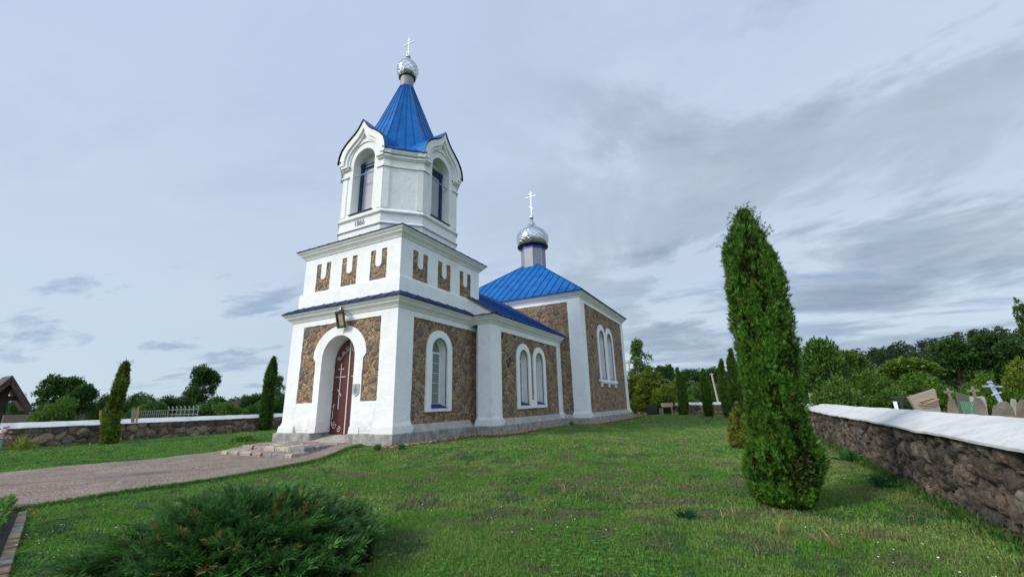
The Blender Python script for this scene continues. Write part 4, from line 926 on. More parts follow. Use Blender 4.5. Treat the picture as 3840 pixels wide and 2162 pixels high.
boundary([(12.42, -12.5), (12.36, 9.0)], .05, 1.12, 1.32, .75, .27, .024, 'long near right boundary wall of dark rubble with a broad whitewashed sloping cap', 3, relief=.10, pal=(WPAL*.6+WPAL.mean(1, keepdims=True)*.4)*np.array([.82, .74, .64]))
boundary([(12.30, 9.0), (12.2, 28.5), (9.4, 31.2)], .05, 1.10, 1.30, .7, .34, .06, 'right boundary wall continuing behind the big thuja to the far corner', 8)
boundary([(9.4, 31.2), (4.0, 34.8), (0, 36.6), (-12, 41)], .05, 1.08, 1.30, .6, .36, .05, 'far boundary wall behind the churchyard with gravestones above its white cap', 13, pal=WPAL*np.array([1.7, 1.45, 1.25]))
boundary([(-23.5, 24), (-21.4, 12), (-18.35, -8), (-17.9, -12)], .0, 1.10, 1.33, .6, .48, .05, 'left boundary wall of brown rubble with a white cap beyond the path', 17, pal=WPAL*np.array([1.35, 1.2, 1.05]), relief=.09)

# ================================================================== FOLIAGE
def unit(v): return v/np.maximum(np.linalg.norm(v, axis=-1, keepdims=True), 1e-9)
def fans(P, A, S, size, nl, spread, wid, col, jit=.25, cvar=.25, curl=.2):
    """nl narrow leaflets fanned about axis A in the plane of A and S, at each point"""
    n = len(P); t = np.linspace(-1, 1, nl)[None, :]*spread+RNG.normal(0, .08, (n, nl)); ln = size[:, None]*(1-.45*np.abs(np.linspace(-1, 1, nl))[None, :])*RNG.uniform(.75, 1.2, (n, nl))
    N_ = np.cross(A, S); d = A[:, None]*np.cos(t)[..., None]+S[:, None]*np.sin(t)[..., None]+N_[:, None]*RNG.normal(0, jit, (n, nl, 1)); d = unit(d)
    s = unit(np.cross(d, N_[:, None]+.4*S[:, None]*RNG.normal(0, 1, (n, nl, 1)))); w = wid*ln[..., None]
    b = P[:, None]; m = b+d*ln[..., None]*.5+N_[:, None]*ln[..., None]*curl*.15; e = b+d*ln[..., None]+N_[:, None]*ln[..., None]*curl*.5
    q = np.stack([b+s*w*.25, m+s*w, e, m-s*w], 2).reshape(-1, 4, 3)
    c = np.repeat(col, nl, 0)*(1+cvar*RNG.uniform(-1, 1, (n*nl, 1))); return q, c
def lateral(x, y):
    nrm = np.array([CAM.x-x, CAM.y-y, 0]); nrm /= np.linalg.norm(nrm); return np.cross([0, 0, 1], nrm)
def thuja(x, y, prof, n, size, label, group, seed, col=(.040, .125, .018), col2=(.085, .185, .03), brown=.05, wisps=0, nl=6):
    """prof: (height above ground, left, right) seen from the camera; round in plan"""
    z0 = GZ(x, y); root = tag(empty('thuja_tree', (x, y, z0)), label, 'tree', group); lat = lateral(x, y)
    pr = np.array(prof, float); H = pr[-1, 0]
    def cr(z): L_, R_ = np.interp(z, pr[:, 0], pr[:, 1]), np.interp(z, pr[:, 0], pr[:, 2]); return (L_+R_)/2, np.maximum((R_-L_)/2, .02)
    zs = np.linspace(0, H, 200); rr = cr(zs)[1]+.05*H/4; cdf = np.cumsum(rr); cdf /= cdf[-1]
    z = np.interp(RNG.uniform(0, 1, n), cdf, zs); th = RNG.uniform(0, 2*math.pi, n); c, r = cr(z)
    wob_ = (fbm(th*1.3+4, z*1.25, seed+11, 2)+fbm(z*1.7, th*0+2, seed+12, 2)-1.0)*.20*np.minimum(r, .6)
    lump = fbm(th*3.2*1.0+20, z*3.0, seed, 4); lump = lump*.5+.5*fbm((th+math.pi) % (2*math.pi)*3.2, z*3.0+5, seed+3, 3)
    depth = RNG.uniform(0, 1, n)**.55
    R = r*(.60+.27*depth)+wob_+(lump-.5)*.62*np.minimum(r, .38)*depth+RNG.normal(0, .012, n)*(H/4)
    # a few pockets opening into the crown
    pk = fbm(th*2.1+3, z*2.2, seed+7, 3) ; R = np.where(pk > .54, R-.50*np.minimum(r, .5)*RNG.uniform(.3, 1, n)*sstep(.54, .66, pk), R)
    o_ = np.stack([np.cos(th), np.sin(th), 0*th], -1)
    P = o_*R[:, None]+lat*c[:, None]; P[:, 2] = z
    up = np.array([0, 0, 1.0]); A = unit(up*RNG.uniform(.25, 1.1, (n, 1))+o_*RNG.uniform(.25, .9, (n, 1))+RNG.normal(0, .22, (n, 3)))
    tg = np.stack([-np.sin(th), np.cos(th), 0*th], -1); S = unit(np.cross(A, np.cross(tg+.9*o_*RNG.normal(0, 1, (n, 1)), A)))
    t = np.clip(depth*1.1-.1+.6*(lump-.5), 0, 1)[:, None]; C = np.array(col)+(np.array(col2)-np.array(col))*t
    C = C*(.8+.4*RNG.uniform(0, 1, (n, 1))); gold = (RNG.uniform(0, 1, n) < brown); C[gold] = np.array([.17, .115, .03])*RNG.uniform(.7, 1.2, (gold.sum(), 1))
    q, cc = fans(P, A, S, size*RNG.uniform(.6, 1.25, n), nl, .80, .085, C)
    # inner dead foliage and dark twigs
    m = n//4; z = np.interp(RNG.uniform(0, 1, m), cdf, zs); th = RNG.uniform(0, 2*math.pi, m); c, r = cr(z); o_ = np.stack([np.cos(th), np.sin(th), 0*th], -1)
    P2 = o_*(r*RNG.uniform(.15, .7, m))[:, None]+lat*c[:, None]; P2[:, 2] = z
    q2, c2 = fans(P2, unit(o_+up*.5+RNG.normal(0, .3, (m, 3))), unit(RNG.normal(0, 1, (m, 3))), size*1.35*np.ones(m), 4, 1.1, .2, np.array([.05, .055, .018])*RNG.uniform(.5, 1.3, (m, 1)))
    q, cc = np.concatenate([q, q2]), np.concatenate([cc, c2])
    if wisps:                                            # loose shoots at the top and left shoulder
        zw = H*RNG.uniform(.78, 1.0, wisps)**.6; c, r = cr(zw); th = RNG.uniform(0, 6.28, wisps); o_ = np.stack([np.cos(th), np.sin(th), 0*th], -1)
        P3 = o_*(r*.95)[:, None]+lat*c[:, None]; P3[:, 2] = zw; A3 = unit(up*.9+o_*.6+RNG.normal(0, .3, (wisps, 3)))
        for k in range(3):
            q3, c3 = fans(P3+A3*(k*size*.9), unit(A3+RNG.normal(0, .25, (wisps, 3))), unit(np.cross(A3, RNG.normal(0, 1, (wisps, 3)))), size*(1.2-.25*k)*np.ones(wisps), 5, .8, .08, np.array([.10, .19, .05])*RNG.uniform(.7, 1.2, (wisps, 1)))
            q, cc = np.concatenate([q, q3]), np.concatenate([cc, c3])
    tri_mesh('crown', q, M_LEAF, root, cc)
    tb = MB(); pts = []
    for k in range(9): zk = H*.93*k/8; c, r = cr(zk); pts.append((lat[0]*float(c)*(k > 0), lat[1]*float(c)*(k > 0), zk-.1*(k == 0)))
    tb.tube(pts, .03*H/2.2, 7, .008); tb.build('trunk', M_BARK, root); return root
big = [(0, -.22, .26), (.08, -.40, .44), (.35, -.44, .54), (.55, -.42, .56), (.85, -.33, .50), (1.1, -.37, .50), (1.5, -.34, .50), (1.7, -.31, .52), (2.1, -.30, .54), (2.5, -.30, .55), (2.85, -.27, .56), (3.15, -.26, .54), (3.45, -.24, .49), (3.7, -.18, .41), (3.9, -.09, .35), (4.05, .0, .28), (4.17, .08, .22), (4.24, .13, .18)]
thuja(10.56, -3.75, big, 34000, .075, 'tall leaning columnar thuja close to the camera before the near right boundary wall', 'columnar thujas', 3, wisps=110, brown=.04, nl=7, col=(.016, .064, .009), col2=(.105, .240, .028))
def prof_(h, l0, r0, lm, rm, lt, rt, ct): return [(0, l0*.7, r0*.7), (h*.06, l0, r0), (h*.35, lm, rm), (h*.6, (lm+lt)/2, (rm+rt)/2), (h*.8, lt, rt), (h*.93, ct-.13, ct+.12), (h, ct-.03, ct+.03)]
thuja(-17.7, -.9, [(0, -.36, .34), (.3, -.44, .40), (.9, -.50, .30), (1.5, -.48, .22), (2.2, -.40, .26), (3.0, -.34, .25), (3.6, -.27, .18), (3.85, -.14, .08), (4.0, -.04, .02)], 7000, .13, 'slim yellowish thuja with a bent tip in front of the left boundary wall', 'columnar thujas', 5, col=(.085, .155, .018), col2=(.20, .28, .04), brown=.03, wisps=20)
thuja(-20.3, 8.7, [(0, -.45, .30), (.3, -.58, .38), (1.7, -.60, .36), (3.1, -.60, .31), (4.0, -.50, .30), (4.7, -.32, .22), (5.1, -.14, .03), (5.25, -.09, -.03)], 6000, .15, 'dense dark green thuja beside the church beyond the front corner at left', 'columnar thujas', 9, col=(.03, .10, .015), col2=(.075, .17, .025), brown=.03, wisps=10)
thuja(5.4, 32.3, prof_(4.3, -.63, .4, -.55, .48, -.42, .42, -.18), 5000, .17, 'thuja nearest the church in the far row before the back wall', 'columnar thujas', 15, col=(.045, .135, .018), col2=(.115, .225, .03))
thuja(7.65, 27.3, prof_(3.75, -.28, .5, -.3, .5, -.22, .42, .12), 5000, .15, 'second thuja from the church in the far row, blunt topped', 'columnar thujas', 19, col=(.045, .135, .018), col2=(.115, .225, .03))
thuja(9.17, 25.5, prof_(4.3, -.32, .4, -.4, .38, -.3, .28, .1), 4500, .15, 'pointed thuja third in the far row', 'columnar thujas', 23, col=(.055, .14, .018), col2=(.13, .23, .035), brown=.09)
thuja(10.0, 22.5, prof_(4.75, -.5, .5, -.5, .45, -.36, .3, .05), 5000, .15, 'tallest thuja of the far row, partly hidden by the leaning near thuja', 'columnar thujas', 27, col=(.04, .12, .018), col2=(.10, .20, .028), wisps=12)
thuja(10.1, 3.3, [(0, -.25, .25), (.15, -.42, .3), (.5, -.40, .3), (.8, -.28, .22), (1.0, -.16, .14), (1.15, -.05, .05), (1.25, 0, .02)], 2600, .085, 'small yellowing thuja bush peeping out behind the big near thuja', 'columnar thujas', 33, col=(.13, .19, .025), col2=(.28, .32, .05), brown=.08)

# ---- spreading juniper in the foreground
def juniper(cx, cy, Rx, Ry, rot, H, nb, label):
    z0 = GZ(cx, cy); root = tag(empty('juniper_shrub', (cx, cy, z0)), label, 'shrub'); Q, C_ = [], []; tw = MB()
    ca, sa = math.cos(rot), math.sin(rot)
    plume = [(i_*2.4, (.06+.94*(i_+.5)/84)**.5, RNG.uniform(.8, 1.12)) for i_ in range(84)]
    for b in range(nb):
        a, k, pu = plume[b % len(plume)]; ox, oy = math.cos(a)*Rx*k+RNG.normal(0, .07), math.sin(a)*Ry*k+RNG.normal(0, .07)
        tip = np.array([ox*ca-oy*sa, ox*sa+oy*ca, 0]); up = H*(.92-.67*k*k)*RNG.uniform(.8, 1.1)*pu*(.75+.55*float(vnoise(tip[0]*1.6+9, tip[1]*1.6, 4))); tip[2] = up
        st = tip*np.array([.35, .35, 0])+np.array([RNG.normal(0, .06), RNG.normal(0, .06), up*.25]); dirn = unit(tip-st+np.array([.25, .1, .10])*RNG.uniform(0, 1)); ln = max(np.linalg.norm(tip-st), .3)*1.0
        m = int(10+ln*26); t = np.linspace(.25, 1, m); side = unit(np.cross(dirn, [0, 0, 1.])); nrm = np.cross(side, dirn)
        arc = np.sin(t*2.4)*.10*ln; B = st+dirn*(t*ln)[:, None]+nrm*arc[:, None]*.6
        if b % 9 == 0: tw.tube([tuple(B[i]) for i in range(0, m, max(1, m//5))], .007, 5, .002)
        sg = np.where(np.arange(m) % 2 == 0, 1, -1)[:, None]; roll = RNG.uniform(-.7, .7)
        sd = side*math.cos(roll)+nrm*math.sin(roll)
        A = unit(dirn*RNG.uniform(.8, 1.1, (m, 1))+sg*sd*.75+np.array([0, 0, .18])+RNG.normal(0, .20, (m, 3)))
        S = unit(np.cross(A, np.cross(np.tile(sd, (m, 1)), A))+RNG.normal(0, .2, (m, 3)))
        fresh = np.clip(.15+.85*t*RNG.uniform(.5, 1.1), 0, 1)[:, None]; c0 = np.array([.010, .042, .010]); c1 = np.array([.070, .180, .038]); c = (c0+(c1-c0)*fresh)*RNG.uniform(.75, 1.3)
        if RNG.uniform() < .05: c = c*.3+np.array([.17, .14, .04])
        for kk in range(2):
            q, cc = fans(B+A*(.045*kk), A, S, (.085-.02*kk)*RNG.uniform(.7, 1.3, m), 5, .62, .075, c, jit=.3); Q.append(q); C_.append(cc)
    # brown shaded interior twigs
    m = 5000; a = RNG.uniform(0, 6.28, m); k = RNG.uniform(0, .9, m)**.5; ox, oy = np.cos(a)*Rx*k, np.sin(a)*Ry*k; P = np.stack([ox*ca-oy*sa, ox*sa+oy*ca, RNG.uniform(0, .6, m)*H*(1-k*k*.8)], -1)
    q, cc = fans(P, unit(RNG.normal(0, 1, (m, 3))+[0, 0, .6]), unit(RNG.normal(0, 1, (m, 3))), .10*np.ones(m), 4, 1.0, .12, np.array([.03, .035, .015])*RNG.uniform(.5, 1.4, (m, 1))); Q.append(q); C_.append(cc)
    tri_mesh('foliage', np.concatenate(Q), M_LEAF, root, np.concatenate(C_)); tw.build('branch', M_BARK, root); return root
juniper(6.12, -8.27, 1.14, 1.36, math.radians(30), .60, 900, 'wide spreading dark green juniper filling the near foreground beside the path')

# ---- broadleaf trees, bushes and conifers beyond the walls
def crown_mesh(name, lobes, n, size, col, col2, seed, droop=0.0, zsq=1.0, nl=3):
    """lobes: (x, y, z, rx, rz, weight)"""
    rs = np.random.default_rng(seed); Q, C_ = [], []; L_ = np.array(lobes, float); wts = L_[:, 3]**2*L_[:, 4]; wts /= wts.sum()
    k = rs.choice(len(L_), n, p=wts); u = unit(rs.normal(0, 1, (n, 3))); u[:, 2] = np.where(u[:, 2] < -.35, -u[:, 2]*.6, u[:, 2])
    d = rs.uniform(0, 1, n)**.45; lump = fbm(np.arctan2(u[:, 1], u[:, 0])*2.2+k*3.7, u[:, 2]*2.5+k, seed, 3)
    R = (.50+.50*d)*(.58+.84*lump)+rs.normal(0, .03, n)*(d > .8); P = L_[k, :3]+u*R[:, None]*np.stack([L_[k, 3], L_[k, 3], L_[k, 4]], -1)
    A = unit(u*.8+rs.normal(0, .5, (n, 3))+np.array([0, 0, .35-droop])); S = unit(np.cross(A, rs.normal(0, 1, (n, 3))))
    t = np.clip((lump-.3)*1.8, 0, 1)[:, None]*rs.uniform(.4, 1, (n, 1)); c = np.array(col)+(np.array(col2)-np.array(col))*t; c = c*rs.uniform(.7, 1.3, (n, 1))
    q, cc = fans(P, A, S, size*rs.uniform(.6, 1.3, n), nl, .9, .24, c, jit=.4); return q, cc
def lobes_round(seed, k=16, w=.34, h=1.0, z0=.25):
    r = random.Random(seed); out = [(0, 0, (z0+1)/2, w*.75, (1-z0)*.42, 1)]
    for i in range(k):
        a = r.uniform(0, 6.28); t = r.uniform(0, 1); z = z0+.1+(1-z0-.2)*t; rad = w*math.sin(math.pi*min(.95, .22+.66*t))*r.uniform(.55, .85)
        out.append((rad*math.cos(a), rad*math.sin(a), z, r.uniform(.28, .48)*w, r.uniform(.10, .17), 1))
    return out
def lobes_bush(seed, k=18):
    r = random.Random(seed); out = [(0, 0, .40, .36, .36, 1)]
    for i in range(k):
        a = r.uniform(0, 6.28); t = r.uniform(0, 1); rad = .34*r.uniform(.5, 1)*(1-.35*t); out.append((rad*math.cos(a), rad*math.sin(a), .15+.62*t*(1-.3*rad), r.uniform(.12, .2), r.uniform(.12, .2), 1))
    return out
def lobes_cone(seed, k=26):
    r = random.Random(seed); out = []
    for i in range(k):
        t = i/k; a = i*2.4; rad = .20*(1-t)**.8+.01; out.append((rad*.6*math.cos(a), rad*.6*math.sin(a), .08+.86*t, rad*.8+.02, .075, 1))
    return out
def lobes_birch(seed):
    r = random.Random(seed); out = []
    for i in range(34): t = (i+.5)/34; a = r.uniform(0, 6.28); rad = .20*math.sin(math.pi*(.12+.78*t))*r.uniform(.2, 1); out.append((rad*math.cos(a), rad*math.sin(a), .16+.76*t, .06+.04*r.random(), .09, 1))
    return out
PROTO = {}
def proto(key, fn, n, size, seed, trunk=(.22, .018), droop=0, col=(.055, .11, .022), col2=(.14, .215, .045), nl=3):
    q, c = crown_mesh(key, fn, n, size, col, col2, seed, droop, nl=nl)
    root = empty(key, (0, 0, 0)); tri_mesh('crown', q, M_LEAF, root, c); tb = MB(); r = random.Random(seed)
    tb.tube([(0, 0, -.03), (.01, 0, trunk[0]*.6), (-.01, .01, trunk[0]*1.4), (0, 0, .8)], trunk[1], 7, .004)
    for i in range(7): a = r.uniform(0, 6.28); z = trunk[0]*r.uniform(.7, 1.8); tb.tube([(0, 0, z), (.09*math.cos(a), .09*math.sin(a), z+.11), (.2*math.cos(a), .2*math.sin(a), z+.30)], trunk[1]*.45, 5, .003)
    tb.build('trunk', M_BARK, root); PROTO[key] = [root, 0]
for i in range(3): proto('broadleaf_tree' if i == 0 else 'broadleaf_tree_'+'ab'[i-1], lobes_round(40+i), 7500, .040, 50+i)
for i in range(3): proto('bush' if i == 0 else 'bush_'+'ab'[i-1], lobes_bush(60+i), 6500, .048, 70+i, trunk=(.08, .012))
proto('conifer', lobes_cone(5), 4200, .045, 91, droop=.3, trunk=(.06, .012)); proto('birch_tree', lobes_birch(8), 4200, .032, 95, droop=1.1, trunk=(.2, .010))
NAMES = {'broadleaf_tree': 'broadleaf_tree', 'broadleaf_tree_a': 'broadleaf_tree', 'broadleaf_tree_b': 'broadleaf_tree', 'bush': 'bush', 'bush_a': 'bush', 'bush_b': 'bush', 'conifer': 'conifer', 'birch_tree': 'birch_tree'}
WN = {'broadleaf_tree': .72, 'bush': .92, 'conifer': .42, 'birch_tree': .46}
def plant(key, u, vtop, wpx, dist, tint, label, cat='tree', group='trees and bushes beyond the churchyard walls', seed=0, base=None):
    p = at(u, vtop, dist); l, r_ = at(u-wpx/2, vtop, dist), at(u+wpx/2, vtop, dist); wd = (l-r_).length
    zg = GZ(p.x, p.y)-(1.2*float(sstep(60, 160, math.hypot(p.x, p.y)))) if base is None else base
    h = (p.z-zg)*1.06; src, used = PROTO[key]; o = src if not used else copy_tree(src); PROTO[key][1] = 1
    o.name = NAMES[key]; k = WN[NAMES[key]]; sx = wd/k
    o.location = (p.x, p.y, zg); o.scale = (sx, sx, h); o.rotation_euler = (0, 0, random.Random(u*7+seed).uniform(0, 6.28))
    tag(o, label, cat, group)
    for ch in o.children:
        if ch.name.startswith('crown'): ch.color = (*tint, 1)
    return o
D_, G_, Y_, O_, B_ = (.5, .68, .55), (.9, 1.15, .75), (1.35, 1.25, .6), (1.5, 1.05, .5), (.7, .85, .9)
T_ = [  # key, u, vtop, width px, distance, tint, label
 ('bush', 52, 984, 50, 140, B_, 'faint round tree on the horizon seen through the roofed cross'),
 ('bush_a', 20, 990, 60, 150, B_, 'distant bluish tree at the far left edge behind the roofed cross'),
 ('bush_b', 148, 990, 135, 33, (1.0, 1.15, .7), 'lighter green rounded bush behind the picket fence at left'),
 ('broadleaf_tree', 160, 955, 160, 42, (.62, .8, .6), 'dark spreading tree behind the lighter green rounded bush'),
 ('broadleaf_tree_a', 215, 968, 90, 40, D_, 'very dark bushy tree left of the slim yellowish thuja'),
 ('bush', 262, 985, 80, 44, D_, 'dark bush half hidden behind the slim yellowish thuja'),
 ('bush_a', 345, 983, 110, 46, (.5, .65, .55), 'dark bush just right of the slim yellowish thuja'),
 ('bush_b', 392, 988, 90, 42, (.75, .9, .65), 'mid green bush behind the white grave rails'),
 ('bush', 440, 990, 100, 44, (.55, .72, .55), 'broad dark bush behind the right half of the grave rails'),
 ('bush_a', 375, 1006, 130, 34, (.8, 1.0, .7), 'low green bush just above the wall behind the grave rails'),
 ('broadleaf_tree_b', 517, 926, 96, 48, (.5, .68, .52), 'round headed dark tree standing above the hedge at left'),
 ('bush_b', 480, 990, 90, 43, D_, 'dark bush at the left foot of the round headed tree'),
 ('bush', 556, 992, 100, 42, (.6, .8, .6), 'green bush at the right foot of the round headed tree'),
 ('bush_a', 520, 1008, 170, 36, (.75, .95, .7), 'low wide bush before the round headed tree'),
 ('bush_b', 588, 1006, 95, 34, (1.2, 1.3, .7), 'yellow green bush before the little hut'),
 ('bush', 640, 985, 90, 60, D_, 'dark bush between the hut and the dense dark thuja'),
 ('bush_a', 610, 990, 60, 70, D_, 'dark bush rising behind the hut roof'),
 ('birch_tree', 706, 948, 45, 40, (.7, .9, .8), 'thin airy tree beside the church corner behind the dense dark thuja'),
 ('bush_b', 705, 985, 60, 38, D_, 'dark bush tight against the left church corner'),
 ('bush', 655, 1004, 100, 38, (.6, .85, .6), 'low bush left of the dense dark thuja trunk'),
 ('birch_tree', 1604, 858, 66, 75, (.95, 1.1, .95), 'tall birch with hanging foliage to the right of the church'),
 ('conifer', 1592, 928, 80, 50, (1.5, 1.15, .45), 'golden green conifer touching the church corner'),
 ('conifer', 1634, 920, 92, 48, (1.55, 1.2, .45), 'golden green conifer under the birch'),
 ('bush_a', 1662, 965, 70, 46, (1.4, 1.2, .5), 'golden bush at the right of the two golden conifers'),
 ('bush_b', 1688, 944, 80, 62, (1.2, 1.15, .6), 'yellow green bush left of the far row of thujas'),
 ('broadleaf_tree', 1672, 925, 70, 110, D_, 'dark tree behind the yellow green bush'),
 ('broadleaf_tree_a', 1745, 930, 90, 95, D_, 'dark tree between the first two thujas of the far row'),
 ('bush', 1745, 958, 70, 60, (.95, 1.05, .85), 'grey green willow bush between the first two thujas of the far row'),
 ('bush_a', 1722, 985, 60, 55, G_, 'low green bush beside the first thuja of the far row'),
 ('broadleaf_tree_b', 1800, 928, 80, 90, (.5, .62, .5), 'dark tree behind the concrete pole'),
 ('bush_b', 1808, 958, 70, 60, (.7, .9, .7), 'mid green bush behind the concrete pole'),
 ('broadleaf_tree', 1852, 925, 80, 80, D_, 'dark tree behind the pointed thuja'),
 ('broadleaf_tree_a', 1920, 900, 140, 70, D_, 'dark tree hidden behind the leaning near thuja'),
 ('broadleaf_tree', 2052, 868, 150, 22, (.72, .95, .6), 'feathery leaved tree directly right of the leaning near thuja'),
 ('bush_b', 2085, 935, 150, 20, (.85, 1.0, .65), 'low branches of foliage hanging over the wall beside the near thuja'),
 ('broadleaf_tree_b', 2125, 886, 110, 40, (1.0, .95, .55), 'olive brown tree right of the feathery leaved tree'),
 ('bush', 2200, 925, 130, 36, (.85, 1.05, .6), 'green bush behind the black grave cross'),
 ('broadleaf_tree_a', 2265, 905, 200, 48, (1.25, 1.2, .65), 'wide pale yellow green tree in front of the wooded hill'),
 ('bush_a', 2300, 930, 170, 34, (.9, 1.1, .6), 'bright green bush above the leaning slab'),
 ('bush_b', 2200, 975, 170, 28, (.8, 1.0, .6), 'low green bush behind the wall left of the leaning slab'),
 ('bush', 2350, 965, 130, 30, (.9, 1.05, .55), 'green bush right behind the leaning slab'),
 ('broadleaf_tree', 2390, 866, 200, 60, D_, 'dark tree below the hill crest above the leaning slab'),
 ('broadleaf_tree_b', 2475, 850, 210, 62, (.38, .52, .46), 'large very dark tree above the blue grave cross'),
 ('broadleaf_tree_a', 2560, 855, 170, 58, (.4, .52, .45), 'dark tree at the right edge below the hill crest'),
 ('broadleaf_tree_b', 2590, 772, 130, 38, (.5, .62, .5), 'tallest dark tree cut by the right edge of the view'),
 ('bush_b', 2455, 930, 110, 34, (1.1, 1.15, .55), 'yellowish bush behind the small grave crosses'),
 ('bush_a', 2545, 895, 130, 30, (1.35, 1.15, .5), 'yellow ochre bush at the right edge behind the graves'),
 ('bush', 2420, 960, 110, 28, (.95, 1.1, .55), 'green bush close behind the mossy slab'),
 ('bush_b', 2520, 955, 150, 26, (1.0, 1.05, .5), 'olive bush close behind the blue grave cross'),
]
for i, (k, u, v, w, d, t, lab) in enumerate(T_):
    if 330 < u < 720 and d < 50: d += 13
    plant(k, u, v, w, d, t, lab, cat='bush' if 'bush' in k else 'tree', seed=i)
# ---- wooded hill
def hill_h(x, y):
    dx, dy = x-CAM.x, y-CAM.y; a = np.degrees(np.arctan2(dx, dy)); d = np.hypot(dx, dy)
    top = np.interp(a, [-14, -4, 4, 8, 12, 17, 21, 26, 34], [3.0, 3.2, 4.5, 9.0, 11.5, 13.2, 14.3, 15, 15.5])
    return top*sstep(115, 190, d)-1.2
aa, dd = np.radians(np.linspace(-16, 36, 70)), np.concatenate([np.linspace(95, 210, 30), [300, 500]])
AA, DD = np.meshgrid(aa, dd, indexing='ij'); X, Y = CAM.x+np.sin(AA)*DD, CAM.y+np.cos(AA)*DD; Z_ = hill_h(X, Y)-.4
n1, n2 = AA.shape; I = np.arange((n1-1)*(n2-1)); i, j = I//(n2-1), I % (n2-1)
me = bpy.data.meshes.new('hill'); me.from_pydata(np.stack([X, Y, Z_], -1).reshape(-1, 3).tolist(), [], np.stack([i*n2+j, i*n2+j+1, (i+1)*n2+j+1, (i+1)*n2+j], -1).tolist())
tag(link_mesh('hill', me, simple('wooded_slope', (.03, .05, .015), .95, var=.2, scale=.1)), kind='structure')
q, c = crown_mesh('p', [(0, 0, .72, .13, .16, 1), (.09, .03, .62, .1, .08, 1), (-.08, -.04, .66, .1, .08, 1), (.02, -.08, .5, .12, .07, 1), (0, .04, .88, .09, .1, 1), (0, 0, .35, .10, .22, 1)], 170, .075, (.020, .042, .016), (.05, .085, .03), 3, nl=3)
n = 900; a = np.radians(RNG.uniform(-14, 33, n)); d = RNG.uniform(118, 200, n); x, y = CAM.x+np.sin(a)*d, CAM.y+np.cos(a)*d; z = hill_h(x, y)-.5
Q, C_ = [], []
for k in range(n):
    h = RNG.uniform(5.0, 8.0); w = h*RNG.uniform(.8, 1.35); t = RNG.uniform(0, 6.28); R = np.array([[math.cos(t)*w, -math.sin(t)*w, 0], [math.sin(t)*w, math.cos(t)*w, 0], [0, 0, h]])
    Q.append(q@R.T+np.array([x[k], y[k], z[k]])); C_.append(c*RNG.uniform(.6, 1.5)*np.array([RNG.uniform(.85, 1.3), 1, 1]))
o = tri_mesh('pine_wood', np.concatenate(Q), M_LEAF, None, np.concatenate(C_)); tag(o, 'dark pine wood covering the hill on the skyline at right', 'wood', kind='stuff')
# ---- distant tree belt on the left horizon
n = 260; a = np.radians(RNG.uniform(-86, -52, n)); d = RNG.uniform(260, 420, n); x, y = CAM.x+np.sin(a)*d, CAM.y+np.cos(a)*d; Q, C_ = [], []
for k in range(n):
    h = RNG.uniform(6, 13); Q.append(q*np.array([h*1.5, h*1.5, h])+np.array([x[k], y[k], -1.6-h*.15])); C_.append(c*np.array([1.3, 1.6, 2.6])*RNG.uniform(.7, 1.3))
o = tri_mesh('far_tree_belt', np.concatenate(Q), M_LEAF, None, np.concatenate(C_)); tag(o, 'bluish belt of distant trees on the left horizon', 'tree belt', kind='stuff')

# ================================================================== GRAVES, POLES, FENCES AND OTHER THINGS
def local(u, v, dist, yaw=0.0):
    """a vertical plane through the point seen at (u, v), facing the camera turned by yaw; gives px -> (lateral, z)"""
    p = at(u, v, dist); d = Vector((p.x-CAM.x, p.y-CAM.y, 0)).normalized(); a = math.radians(yaw); d = Vector((d.x*math.cos(a)-d.y*math.sin(a), d.x*math.sin(a)+d.y*math.cos(a), 0))
    lat = Vector((d.y, -d.x, 0)); zb = GZ(p.x, p.y)
    def f(uu, vv): r = ray(uu, vv); t = (p-CAM).dot(d)/r.dot(d); q = CAM+r*t; return ((q-p).dot(lat), q.z-zb)
    return Vector((p.x, p.y, zb)), math.atan2(lat.y, lat.x), f
LF = lambda u, z, d: (u, d, z)
S_GREY = simple('weathered_gravestone', (.22, .19, .155), .9, var=.25, scale=6, bump=.8, bscale=14, col2=(.11, .105, .08), dist=.03)
S_PINK = simple('pinkish_granite_slab', (.34, .24, .18), .6, var=.2, scale=4, bump=.4, col2=(.25, .235, .22))
S_BLACK = simple('polished_black_granite', (.012, .012, .014), .15, var=.1)
S_CONC = simple('pale_concrete', (.42, .39, .33), .9, var=.2, scale=4, bump=.5)
I_BLUE = simple('pale_blue_iron', (.36, .46, .62), .5, var=.2, scale=9)
I_BLACK = simple('black_iron', (.02, .022, .025), .5)
I_GREEN = simple('green_painted_rail', (.10, .30, .20), .6, var=.2, scale=8)
I_GREY = simple('galvanised_rail', (.24, .26, .25), .6)
Y_PAINT = simple('ochre_paint', (.55, .40, .10), .6, var=.15)
PICKET = simple('brown_wood_picket', (.30, .19, .12), .85, var=.3, scale=6, bump=.4, col2=(.22, .20, .17))
def slabstone(name, pxs, dist, mat, label, cat='gravestone', thick=.14, yaw=0, group='graves beyond the right wall', extra=None):
    us = [p[0] for p in pxs]; u = sum(us)/len(us); v = max(p[1] for p in pxs)
    o, rz, f = local(u, v, dist, yaw); root = tag(empty(name, o, rz), label, cat, group); P = [f(*p) for p in pxs]
    MB().plate(LF, P, [], -thick/2, thick/2).build('slab', mat, root, bevel=.012)
    if extra: extra(root, f)
    return root
def ext(pxs, k=0):     # continue the outline below the wall top down to the ground
    return pxs
